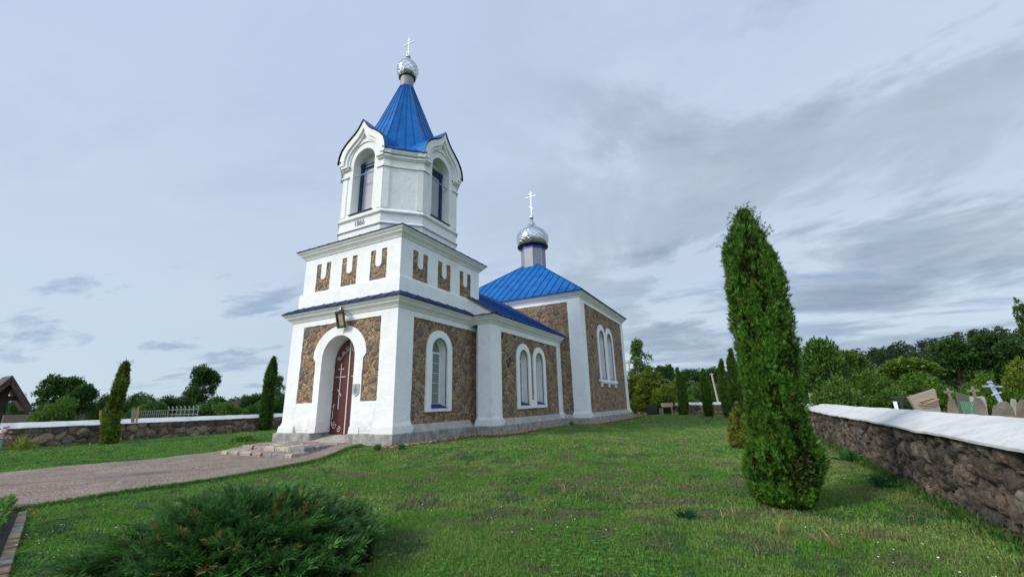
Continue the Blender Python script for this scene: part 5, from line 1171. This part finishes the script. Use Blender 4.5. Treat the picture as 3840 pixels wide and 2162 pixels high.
def emblem(root, f):
    a, b_ = f(2308, 1010), f(2344, 999); c = f(2330, 1006)
    MB().bar((a[0], -.085, a[1]), (b_[0], -.085, b_[1]), .03, .012).bar((c[0]-.1, -.085, c[1]-.1), (c[0]+.2, -.085, c[1]+.02), .015, .012).build('gilt_branch', simple('gilt_paint', (.60, .38, .12), .5), root)
    t_ = MB()
    for i, w in enumerate((.30, .42, .36, .24)): e0 = f(2334, 1012+i*4); t_.bar((e0[0]-w/2, -.082, e0[1]), (e0[0]+w/2, -.082, e0[1]+.01), .012, .006)
    t_.build('inscription', simple('dull_bronze_letters', (.30, .20, .12), .6), root)
slabstone('gravestone', [(2318, 1062), (2300, 1026), (2282, 998), (2349, 977), (2364, 1032), (2372, 1062)], 13.5, S_PINK, 'large crooked pinkish granite slab with a gilt branch above the right wall', yaw=18, extra=emblem)
def small_cross(root, f, c, w, h, mat=S_GREY, t=.03):
    a = f(*c); MB().bar((a[0], 0, a[1]-.02), (a[0], 0, a[1]+h), w).bar((a[0]-h*.38, 0, a[1]+h*.62), (a[0]+h*.38, 0, a[1]+h*.62), w).build('cross', mat, root, bevel=.004)
def gs(pts, dist, label, cc=None, ch=.26, mat=S_GREY, thick=.16, yaw=0): slabstone('gravestone', pts, dist, mat, label, thick=thick, yaw=yaw, extra=(lambda r, f: small_cross(r, f, cc, .05, ch)) if cc else None)
gs([(2385, 1065), (2383, 1018), (2386, 1004), (2393, 998), (2401, 1005), (2412, 1032), (2416, 1065)], 15, 'small round topped stone with a tiny cross, right of the pinkish slab', (2391, 1001), .24)
gs([(2412, 1070), (2408, 1018), (2402, 984), (2420, 989), (2441, 994), (2447, 1030), (2452, 1070)], 18, 'mossy dark slab behind the green grave rails', None, mat=simple('mossy_dark_stone', (.10, .09, .07), .9, var=.3, scale=4, bump=.6, col2=(.07, .09, .04)))
gs([(2443, 1070), (2441, 1018), (2438, 996), (2476, 996), (2482, 1012), (2488, 1070)], 17, 'pale square cut concrete gravestone behind the second small cross', None, mat=S_CONC)
gs([(2450, 1070), (2448, 1024), (2449, 1004), (2456, 998), (2468, 1002), (2480, 1022), (2486, 1070)], 14.5, 'rounded grey stone topped by a small concrete cross, left of the blue cross', (2454, 1000), .26)
gs([(2493, 1075), (2496, 1028), (2499, 1018), (2510, 1020), (2518, 1040), (2520, 1075)], 14, 'little mossy stub stone left of the boulder with the blue cross', None)
def bluecross(root, f):
    a = f(2518, 1008); lean = .07; mb = MB(); H = .38
    mb.bar((a[0], 0, a[1]-.05), (a[0]-lean, 0, a[1]+H), .065, .03)
    for t, w, s in ((.72, .13, .01), (.36, .07, -.025), (.92, .04, 0)): mb.bar((a[0]-lean*t-w, 0, a[1]+H*t+s), (a[0]-lean*t+w, 0, a[1]+H*t-s), .06, .03)
    mb.build('cross', I_BLUE, root, bevel=.006)
slabstone('gravestone', [(2503, 1085), (2503, 1032), (2508, 1014), (2522, 1008), (2534, 1010), (2546, 1022), (2556, 1048), (2564, 1085)], 12.5, S_GREY, 'rounded boulder gravestone carrying a pale blue iron cross', thick=.35, extra=bluecross)
gs([(2560, 1090), (2556, 1035), (2558, 1016), (2566, 1004), (2590, 1004), (2600, 1030), (2604, 1090)], 12, 'brown rounded gravestone at the right edge of the view', None, thick=.3, mat=simple('brown_stone', (.20, .16, .12), .9, var=.3, scale=6, bump=.6))
gs([(2545, 1085), (2540, 1020), (2543, 1002), (2556, 1004), (2562, 1030), (2566, 1085)], 16, 'narrow pale stone between the boulder and the brown stone', None, mat=S_CONC)
o, rz, f = local(2265, 1060, 16); root = tag(empty('grave_cross', o, rz), 'black iron grave cross left of the pinkish slab', 'cross', 'graves beyond the right wall')
t0, b0, l0, r0_ = f(2263, 985), f(2268, 1060), f(2240, 1001), f(2283, 999)
MB().bar((b0[0], 0, 0), (t0[0], 0, t0[1]), .06, .04).bar((l0[0], 0, l0[1]), (r0_[0], 0, r0_[1]+.01), .06, .04).build('beam', I_BLACK, root, bevel=.008)
c0_ = f(2258, 1022); MB().box(c0_[0]-.07, c0_[0]+.01, -.03, .0, .9, 1.2).build('photo_plate', M_FRAME, root)
def rail(name, u0, u1, v, dist, h, mat, label, n=10, post=.04, bars=(.35, .9), group=None, ztop=None):
    a, b_ = at(u0, v, dist), at(u1, v, dist); o = Vector((a.x, a.y, GZ(a.x, a.y))); root = tag(empty(name, o), label, 'fence', group); d = Vector((b_.x-a.x, b_.y-a.y, 0)); mb = MB(); h = (ztop if ztop else a.z)-o.z
    for i in range(n+1): p = d*(i/n); mb.bar((p.x, p.y, 0), (p.x, p.y, h), post)
    for t in bars: MB().bar((0, 0, h*t), (d.x, d.y, h*t), post*.8).build('rail', mat, root)
    mb.build('post', mat, root); return root
rail('grave_fence', 2416, 2446, 1009, 13.5, 0, I_GREEN, 'green painted grave rails before the mossy slab', n=6, post=.018, bars=(.82, .98))
rail('picket_fence', 12, 172, 1043, 46, 0, PICKET, 'brown picket fence seen above the left wall below the rounded bush', n=44, post=.10, bars=(.6, .9))
rail('picket_fence', 176, 262, 1041, 50, 0, simple('grey_picket', (.16, .17, .14), .9), 'grey weathered picket fence continuing right of the brown pickets', n=30, post=.08, bars=(.6, .9))
# white grave rails beyond the left wall: linked frames with little slanted tops
a, b_ = at(425, 1030, 46), at(500, 1024, 42); o = Vector((a.x, a.y, GZ(a.x, a.y))); d = Vector((b_.x-a.x, b_.y-a.y, 0)); root = tag(empty('grave_fence', o), 'pale metal grave enclosure with slanted post tops above the left wall', 'fence')
pm, rm = MB(), MB()
for i in range(8):
    p = d*(i/7); pm.bar((p.x, p.y, 0), (p.x, p.y, 1.75), .05).bar((p.x, p.y, 1.72), (p.x-d.x*.04, p.y-d.y*.04, 1.88), .06)
for z in (1.25, 1.62): MB().bar((0, 0, z), (d.x, d.y, z), .05).build('rail', I_GREY, root)
pm.build('post', I_GREY, root)
a, b_ = at(352, 1030, 45), at(424, 1028, 44); o = Vector((a.x, a.y, GZ(a.x, a.y))); d = Vector((b_.x-a.x, b_.y-a.y, 0)); root = tag(empty('grave_fence', o), 'low thin wire grave fence between the ochre post and the pale enclosure', 'fence')
pm, rm = MB(), MB()
for i in range(14): p = d*(i/13); pm.bar((p.x, p.y, 0), (p.x, p.y, 1.62), .035)
for z in (1.3, 1.58): MB().bar((0, 0, z), (d.x, d.y, z), .03).build('rail', I_GREY, root)
pm.build('post', I_GREY, root)
def post(pts, dist, mat, label, name='grave_post', thick=.12, cat='post'):
    o, rz, f = local(pts[0][0], pts[0][1], dist); root = tag(empty(name, o, rz), label, cat, 'grave markers beyond the left wall'); MB().plate(LF, [f(*p) for p in pts], [], -thick/2, thick/2).build('marker', mat, root, bevel=.01)
post([(251, 1062), (249, 1040), (250, 1031), (256, 1030), (255, 1042), (256, 1062)], 31, Y_PAINT, 'leaning ochre marker left of the slim yellowish thuja')
post([(341, 1062), (341, 1034), (347, 1024), (351, 1024), (346, 1062)], 30, Y_PAINT, 'ochre marker beside the pale headstone')
post([(329, 1062), (331, 1034), (336, 1026), (341, 1026), (341, 1034), (338, 1062)], 31, simple('lilac_grey_stone', (.38, .37, .43), .8), 'pale headstone with a pointed top right of the slim yellowish thuja', 'gravestone', cat='gravestone')
# little hut with a rusty roof
p = at(612, 1030, 62); hut = tag(empty('hut', (p.x, p.y, -.2), math.radians(60)), 'small wooden hut with a rusty gabled roof beyond the left wall', 'hut')
MB().box(-2.1, 2.1, -1.8, 1.8, 0, 2.0).add([(-2.1, -1.8, 2.0), (-2.1, 1.8, 2.0), (-2.1, 0, 2.9), (2.1, -1.8, 2.0), (2.1, 1.8, 2.0), (2.1, 0, 2.9)], [(0, 1, 2), (3, 4, 5)]).build('wall', simple('grey_boards', (.13, .11, .09), .9, var=.3, scale=5), hut)
rf = MB()
for s in (-1, 1): rf.add([(-2.5, s*2.2, 1.85), (2.5, s*2.2, 1.85), (2.5, 0, 3.02), (-2.5, 0, 3.02), (-2.5, s*2.2, 1.77), (2.5, s*2.2, 1.77), (2.5, 0, 2.94), (-2.5, 0, 2.94)], [(0, 1, 2, 3), (4, 5, 6, 7), (0, 1, 5, 4), (0, 3, 7, 4), (1, 2, 6, 5)])
rf.build('roof', simple('rusty_sheet', (.15, .075, .05), .8, var=.3, scale=3), hut)
# utility poles and wire
def pole(pts, dist, r, mat, label, extra=None, name='utility_pole'):
    top, bot = at(*pts, dist), None; o = Vector((top.x, top.y, GZ(top.x, top.y)-.3)); root = tag(empty(name, o), label, 'pole'); h = top.z-o.z
    MB().tube([(0, 0, 0), (0, 0, h)], r, 8, r*.7).build('shaft', mat, root)
    if extra: extra(root, h)
    return root, Vector((top.x, top.y, top.z))
CP = simple('pole_concrete', (.42, .38, .30), .9, var=.1)
r1, tp1 = pole((1790, 938), 58, .14, CP, 'pale leaning concrete pole behind the back wall', lambda r, h: MB().bar((-.25, 0, h-.1), (.25, 0, h-.1), .08).build('crossarm', CP, r))
r1.rotation_euler = (0, math.radians(-4.5), 0); r1.location.x += .35
r2, tp2 = pole((1581, 905), 52, .13, CP, 'concrete pole with a slanted strut at the far church corner', lambda r, h: (MB().bar((0, 0, h*.68), (1.0, .2, 0), .16).build('strut', CP, r), MB().bar((-.4, 0, h-.3), (.4, 0, h-.3), .08).build('crossarm', I_BLACK, r)))
w = [tp2.lerp(at(1700, 936, 120), t) for t in [i/16 for i in range(17)]]
for i, q in enumerate(w): q.z -= 1.1*4*(i/16)*(1-i/16)*.4
tag(MB().tube(w, .022, 5).build('power_line', I_BLACK), 'thin overhead wire sagging right from the strutted pole', 'wire')
# house half hidden on the right, and a distant roof
p = at(2168, 985, 62); hs = tag(empty('house', (p.x, p.y, -.5), math.radians(25)), 'brown roofed house almost hidden by trees below the wooded hill', 'house')
MB().box(-4, 4, -3, 3, 0, 3.2).add([(-4, -3, 3.2), (-4, 3, 3.2), (-4, 0, 4.6), (4, -3, 3.2), (4, 3, 3.2), (4, 0, 4.6)], [(0, 1, 2), (3, 4, 5)]).build('wall', simple('cream_render', (.55, .48, .38), .9), hs)
rf = MB()
for s in (-1, 1): rf.add([(-4.4, s*3.5, 2.9), (4.4, s*3.5, 2.9), (4.4, 0, 4.8), (-4.4, 0, 4.8), (-4.4, s*3.5, 2.75), (4.4, s*3.5, 2.75), (4.4, 0, 4.65), (-4.4, 0, 4.65)], [(0, 1, 2, 3), (4, 5, 6, 7), (0, 1, 5, 4), (0, 3, 7, 4), (1, 2, 6, 5)])
rf.build('roof', simple('brown_roof', (.12, .07, .05), .8), hs)
# far graves over and before the back wall
def block(name, u, v, dist, w, h, t, mat, label, zb=None, group=None, extra=None):
    p = at(u, v, dist); zb = GZ(p.x, p.y) if zb is None else zb; top = p.z; root = tag(empty(name, (p.x, p.y, zb), math.atan2(-(p.x-CAM.x), p.y-CAM.y)), label, 'gravestone', group); H = top-zb
    MB().plate(LF, [(-w/2, 0), (-w/2, H*.93), (-w*.3, H), (w*.3, H), (w/2, H*.93), (w/2, 0)], [], -t/2, t/2).build('slab', mat, root, bevel=.015)
    if extra: extra(root, H)
for u, v, w, lab in ((1598, 1005, .62, 'low pale gravestone above the back wall nearest the church'), (1618, 1006, .55, 'second low pale gravestone above the back wall'), (1636, 1004, .7, 'third low pale gravestone above the back wall'), (1678, 999, .85, 'tallest pale gravestone above the back wall'), (1708, 1008, .5, 'small pale gravestone beside the first far thuja')):
    block('gravestone', u, v, 52, w*1.25, 0, .18, S_CONC, lab, group='graves over the back wall')
block('gravestone', 1640-1, 1018, 45.0, .98, 0, .16, S_BLACK, 'black polished gravestone standing before the back wall', group=None)
block('gravestone', 1662, 1026, 44.5, .3, 0, .12, S_GREY, 'small dark gravestone right of the black polished one', group=None)
o, rz, f = local(1680, 1042, 44); root = tag(empty('sign_board', o, rz), 'small pinkish board on two thin legs before the back wall', 'sign'); MB().box(-.5, .55, -.02, .02, .75, 1.12).build('board', simple('pinkish_board', (.38, .28, .26), .8), root); MB().box(.38, .46, -.05, .03, 0, .76).build('leg', simple('bare_wood', (.40, .27, .16), .8), root); MB().box(-.42, -.36, -.05, .03, 0, .76).build('leg', simple('bare_wood_grey', (.25, .2, .16), .8), root)
# roofed wooden cross at the left edge
o, rz, f = local(14, 1075, 14.5, 12); root = tag(empty('wayside_cross', o, rz), 'dark timber memorial cross under a small gabled roof at the left edge', 'cross')
ap, rt = f(24, 948), f(70, 1026); mb = MB(); H = ap[1]; cx_ = f(15, 1000)[0]; cx_ = ap[0]-.03
mb.bar((cx_, 0, 0), (cx_, 0, H-.12), .16, .14); mb.build('post', M_WOOD, root, bevel=.01)
hw_ = rt[0]-ap[0]; dz = ap[1]-rt[1]
MB().bar((cx_-hw_*1.0, 0, H-dz*.68), (cx_+hw_*.78, 0, H-dz*.68), .10, .10).build('arm', M_WOOD, root, bevel=.01); MB().bar((cx_-hw_*.4, -.03, H-dz*.33), (cx_+hw_*.4, -.03, H-dz*.33), .06, .06).build('tie_beam', M_WOOD, root)
rf = MB()
for s in (-1, 1): rf.add([(cx_, -.34, H+.02), (cx_, .34, H+.02), (cx_+s*hw_*1.06, .34, H-dz*1.0), (cx_+s*hw_*1.06, -.34, H-dz*1.0), (cx_, -.34, H-.06), (cx_, .34, H-.06), (cx_+s*(hw_*1.06-.05), .34, H-dz*1.0-.05), (cx_+s*(hw_*1.06-.05), -.34, H-dz*1.0-.05)], [(0, 1, 2, 3), (4, 5, 6, 7), (0, 3, 7, 4), (1, 2, 6, 5), (2, 3, 7, 6)])
for s in (-1, 1): rf.bar((cx_, -.3, H-.1), (cx_+s*hw_, -.3, H-dz*.98-.1), .06, .09, up=(0, 1, 0))
rf.build('roof', simple('brown_roof_boards', (.10, .065, .05), .8, var=.3, scale=8, bump=.4), root)
# cloth flowers tied to its foot
p = at(2, 1086, 13.9); wr = tag(empty('wreath', (p.x, p.y, p.z)), 'pink and white cloth flowers tied at the foot of the roofed cross', 'wreath')
k = 26; a = RNG.normal(0, .085, (k, 3)); T, m_ = blobs(a[:, 0], a[:, 1], a[:, 2]*1.2, RNG.uniform(.025, .05, k), .8); tri_mesh('blossom', T, M_PEBBLE, wr, np.repeat(np.array([(.75, .30, .40), (.8, .75, .75), (.55, .16, .25)])[RNG.integers(0, 3, k)], m_, 0))
MB().bar((0, .05, -.9), (0, .05, .1), .03).build('stem', I_GREEN, wr)
# plants
def clump(name, x, y, n, ln, wd, col, label, cat='plant', up=.9, z=None, nl=4, spread=.6, size=None):
    z = gz(x, y) if z is None else z; root = None; a = RNG.uniform(0, 6.28, n); r = np.abs(RNG.normal(0, .35, n))*ln
    P = np.stack([np.cos(a)*r*.7, np.sin(a)*r*.7, RNG.uniform(0, .35, n)*ln], -1); A = unit(np.stack([np.cos(a)*(1-up)*2, np.sin(a)*(1-up)*2, np.full(n, up)], -1)+RNG.normal(0, .25, (n, 3)))
    q, c = fans(P, A, unit(np.cross(A, RNG.normal(0, 1, (n, 3)))), (size or ln)*RNG.uniform(.5, 1.1, n), nl, spread, wd, np.array(col)*RNG.uniform(.7, 1.35, (n, 1)), curl=1.2)
    o = tri_mesh(name, q, M_LEAF, None, c); o.location = (x, y, z); return tag(o, label, cat)
clump('day_lily', -17.3, -3.9, 46, .62, .035, (.24, .28, .04), 'yellow green strappy plant at the foot of the left wall', up=.72, spread=.5)
clump('hydrangea', -7.6, -.3, 420, .62, .2, (.20, .34, .08), 'small light green leafy shrub left of the church steps', 'shrub', up=.7, spread=1.2, size=.2)
clump('weed_clump', 9.45, -4.9, 120, .13, .05, (.025, .085, .03), 'dark green thistle like weed in the lawn left of the leaning near thuja', up=.5, size=.14)
clump('weed_clump', 12.15, 1.0, 200, .34, .10, (.05, .17, .035), 'leafy green weed at the foot of the near right wall', up=.7, size=.2)
clump('weed_clump', 12.0, -1.9, 120, .26, .10, (.05, .15, .04), 'darker weed clump growing over the loose stone by the right wall', up=.6, size=.16)
for i, (u, v, lab) in enumerate(((1425, 1245, 'dry straw coloured seed stalks in the middle of the lawn'), (1968, 1350, 'dry stalk tuft in the lawn below the leaning near thuja'), (2112, 1395, 'single dry yellow stalk in the foreground lawn at right'), (1842, 1310, 'dry grass stalks left of the foot of the near thuja'))):
    r = ray(u, v); t = (.2-CAM.z)/r.z; q = CAM+r*t; clump('dry_stalk', q.x, q.y, 16, .19, .03, (.34, .27, .12), lab, 'grass tuft', up=.95, spread=.25, nl=3)
for i, (x, y) in enumerate(((1.15, -.78), (1.9, 11.6), (.4, -1.0))):
    clump('weed_clump', x, y, 60, .2, .06, (.06, .17, .035), ('weed tuft on the gravel at the near church corner', 'weed tuft by the plinth near the chancel pilaster', 'weed sprig at the front corner plinth')[i], up=.85)
# loose stones near the wall
def rock(x, y, s, col, label):
    T, m_ = blobs(np.array([0.]), np.array([0.]), np.array([s*.35]), np.array([s]), .6); o = tri_mesh('stone', T, M_RUBBLE, None, np.repeat(np.array([col]), m_, 0)); o.location = (x, y, gz(x, y)); sb = o.modifiers.new('round', 'SUBSURF'); sb.levels = 0; sb.render_levels = 0; tag(o, label, 'stone')
rock(12.05, -1.55, .17, (.22, .17, .09), 'flat mossy stone lying in the grass by the near right wall'); rock(11.6, 2.3, .09, (.34, .19, .11), 'small orange stone in the grass behind the near thuja')
rock(11.9, 1.7, .06, (.28, .17, .10), 'pebble sized orange stone between the near thuja and the right wall')
# ---- flower bed with a kerb at the lower left
ORD = ['first', 'second', 'third', 'fourth', 'fifth', 'sixth', 'seventh', 'eighth', 'ninth', 'tenth', 'eleventh', 'twelfth', 'thirteenth', 'fourteenth', 'fifteenth', 'sixteenth']
KL = [('kerb stone at the far end of the flower bed, touching the path' if i == 0 else o_+' kerb stone of the flower bed counted from the path') for i, o_ in enumerate(ORD)]; kn = 0
bx0, by0 = .63, -8.2; dv = np.array([3.37, -.95]); L_ = np.linalg.norm(dv); dv = dv/L_; nv = np.array([dv[1], -dv[0]]); t = 0; r = random.Random(4)
while t < L_+1.2:
    w = r.uniform(.28, .5); a = np.array([bx0, by0])+dv*t; b2 = a+dv*(w-.02); z = .17; wd = .10
    P = [a, b2, b2+nv*wd, a+nv*wd]; zt = z+.09+r.uniform(-.01, .01)
    tag(MB().add([(p[0], p[1], z-.15) for p in P]+[(p[0], p[1], zt) for p in P], [(0, 3, 2, 1), (4, 5, 6, 7), (0, 1, 5, 4), (1, 2, 6, 5), (2, 3, 7, 6), (3, 0, 4, 7)]).build('kerb_stone', simple('kerb_%d' % int(t*10), r.choice([(.26, .18, .12), (.24, .22, .19), (.30, .21, .13)]), .9, var=.25, scale=7, bump=.6), None, bevel=.015), KL[kn] if kn < len(KL) else None, 'kerb', 'kerb stones of the flower bed'); t += w; kn += 1
bed = MB().add([(.63, -8.25, .235), (5, -9.5, .235), (3.5, -14, .235), (-.6, -14, .235), (-.6, -8.5, .235)], [(0, 1, 2, 3, 4)]).build('flower_bed_soil', simple('dark_soil', (.05, .038, .025), .95, var=.3, scale=9, bump=.8), None); tag(bed, kind='structure')
n = 3400; P = np.stack([RNG.uniform(-.55, 4.4, n), np.zeros(n)], -1); P[:, 1] = -8.25-(P[:, 0]-.63)*.282-.17-RNG.uniform(0, 1, n)**1.5*1.8; n = len(P)
hgt = RNG.uniform(.02, .18, n)*(.4+.8*fbm(P[:, 0]*1.5, P[:, 1]*1.5, 3)); A = unit(RNG.normal(0, .5, (n, 3))+[0, 0, .7]); kind = fbm(P[:, 0]*2.2, P[:, 1]*2.2, 12)
c = np.where((kind > .56)[:, None], np.array([.13, .25, .05]), np.array([.06, .12, .06])); c = np.where((kind < .36)[:, None], np.array([.26, .09, .03]), c)*RNG.uniform(.6, 1.4, (n, 1))
q, cc = fans(np.stack([P[:, 0], P[:, 1], .23+hgt], -1), A, unit(np.cross(A, RNG.normal(0, 1, (n, 3)))), RNG.uniform(.04, .10, n), 5, 1.4, .28, c, curl=1); o = tri_mesh('bed_planting', q, M_LEAF, None, cc); tag(o, 'mixed low leafy planting in the flower bed at the lower left', 'plants', kind='stuff')
M_STEM = simple('green_stem', (.05, .12, .03), .7)
FLAB = ['highest orange flower, nearest the path', 'orange flower cut by the left picture edge', 'orange flower left of centre in the leftmost cluster', 'lower orange flower below the leftmost cluster', 'orange flower highest of the right pair beside the kerb', 'lower right orange flower beside the kerb end', 'lowest orange flower at the far left of the bed', 'orange flower left of the pair beside the kerb end']
for i, (u, v) in enumerate(((14, 1263), (3, 1280), (22, 1279), (24, 1289), (78, 1281), (84, 1290), (8, 1287), (70, 1279))):
    r = ray(u, v); t = (.36-CAM.z)/r.z; p = CAM+r*t; root = tag(empty('marigold', (p.x, p.y, .23)), FLAB[i], 'flower', 'orange flowers in the bed')
    MB().tube([(0, 0, 0), (.01, 0, .07), (0, 0, .13)], .004, 5).build('stem', M_STEM, root)
    m = 12; a = np.linspace(0, 6.28, m, endpoint=False); P = np.zeros((m, 3)); P[:, 2] = .13; A = unit(np.stack([np.cos(a), np.sin(a), np.full(m, .5)], -1)); q, cc = fans(P, A, unit(np.cross(A, [0, 0, 1.])), .036*np.ones(m), 2, .3, .4, np.tile([.75, .33, .02], (m, 1))); tri_mesh('petals', q, M_LEAF, root, cc)
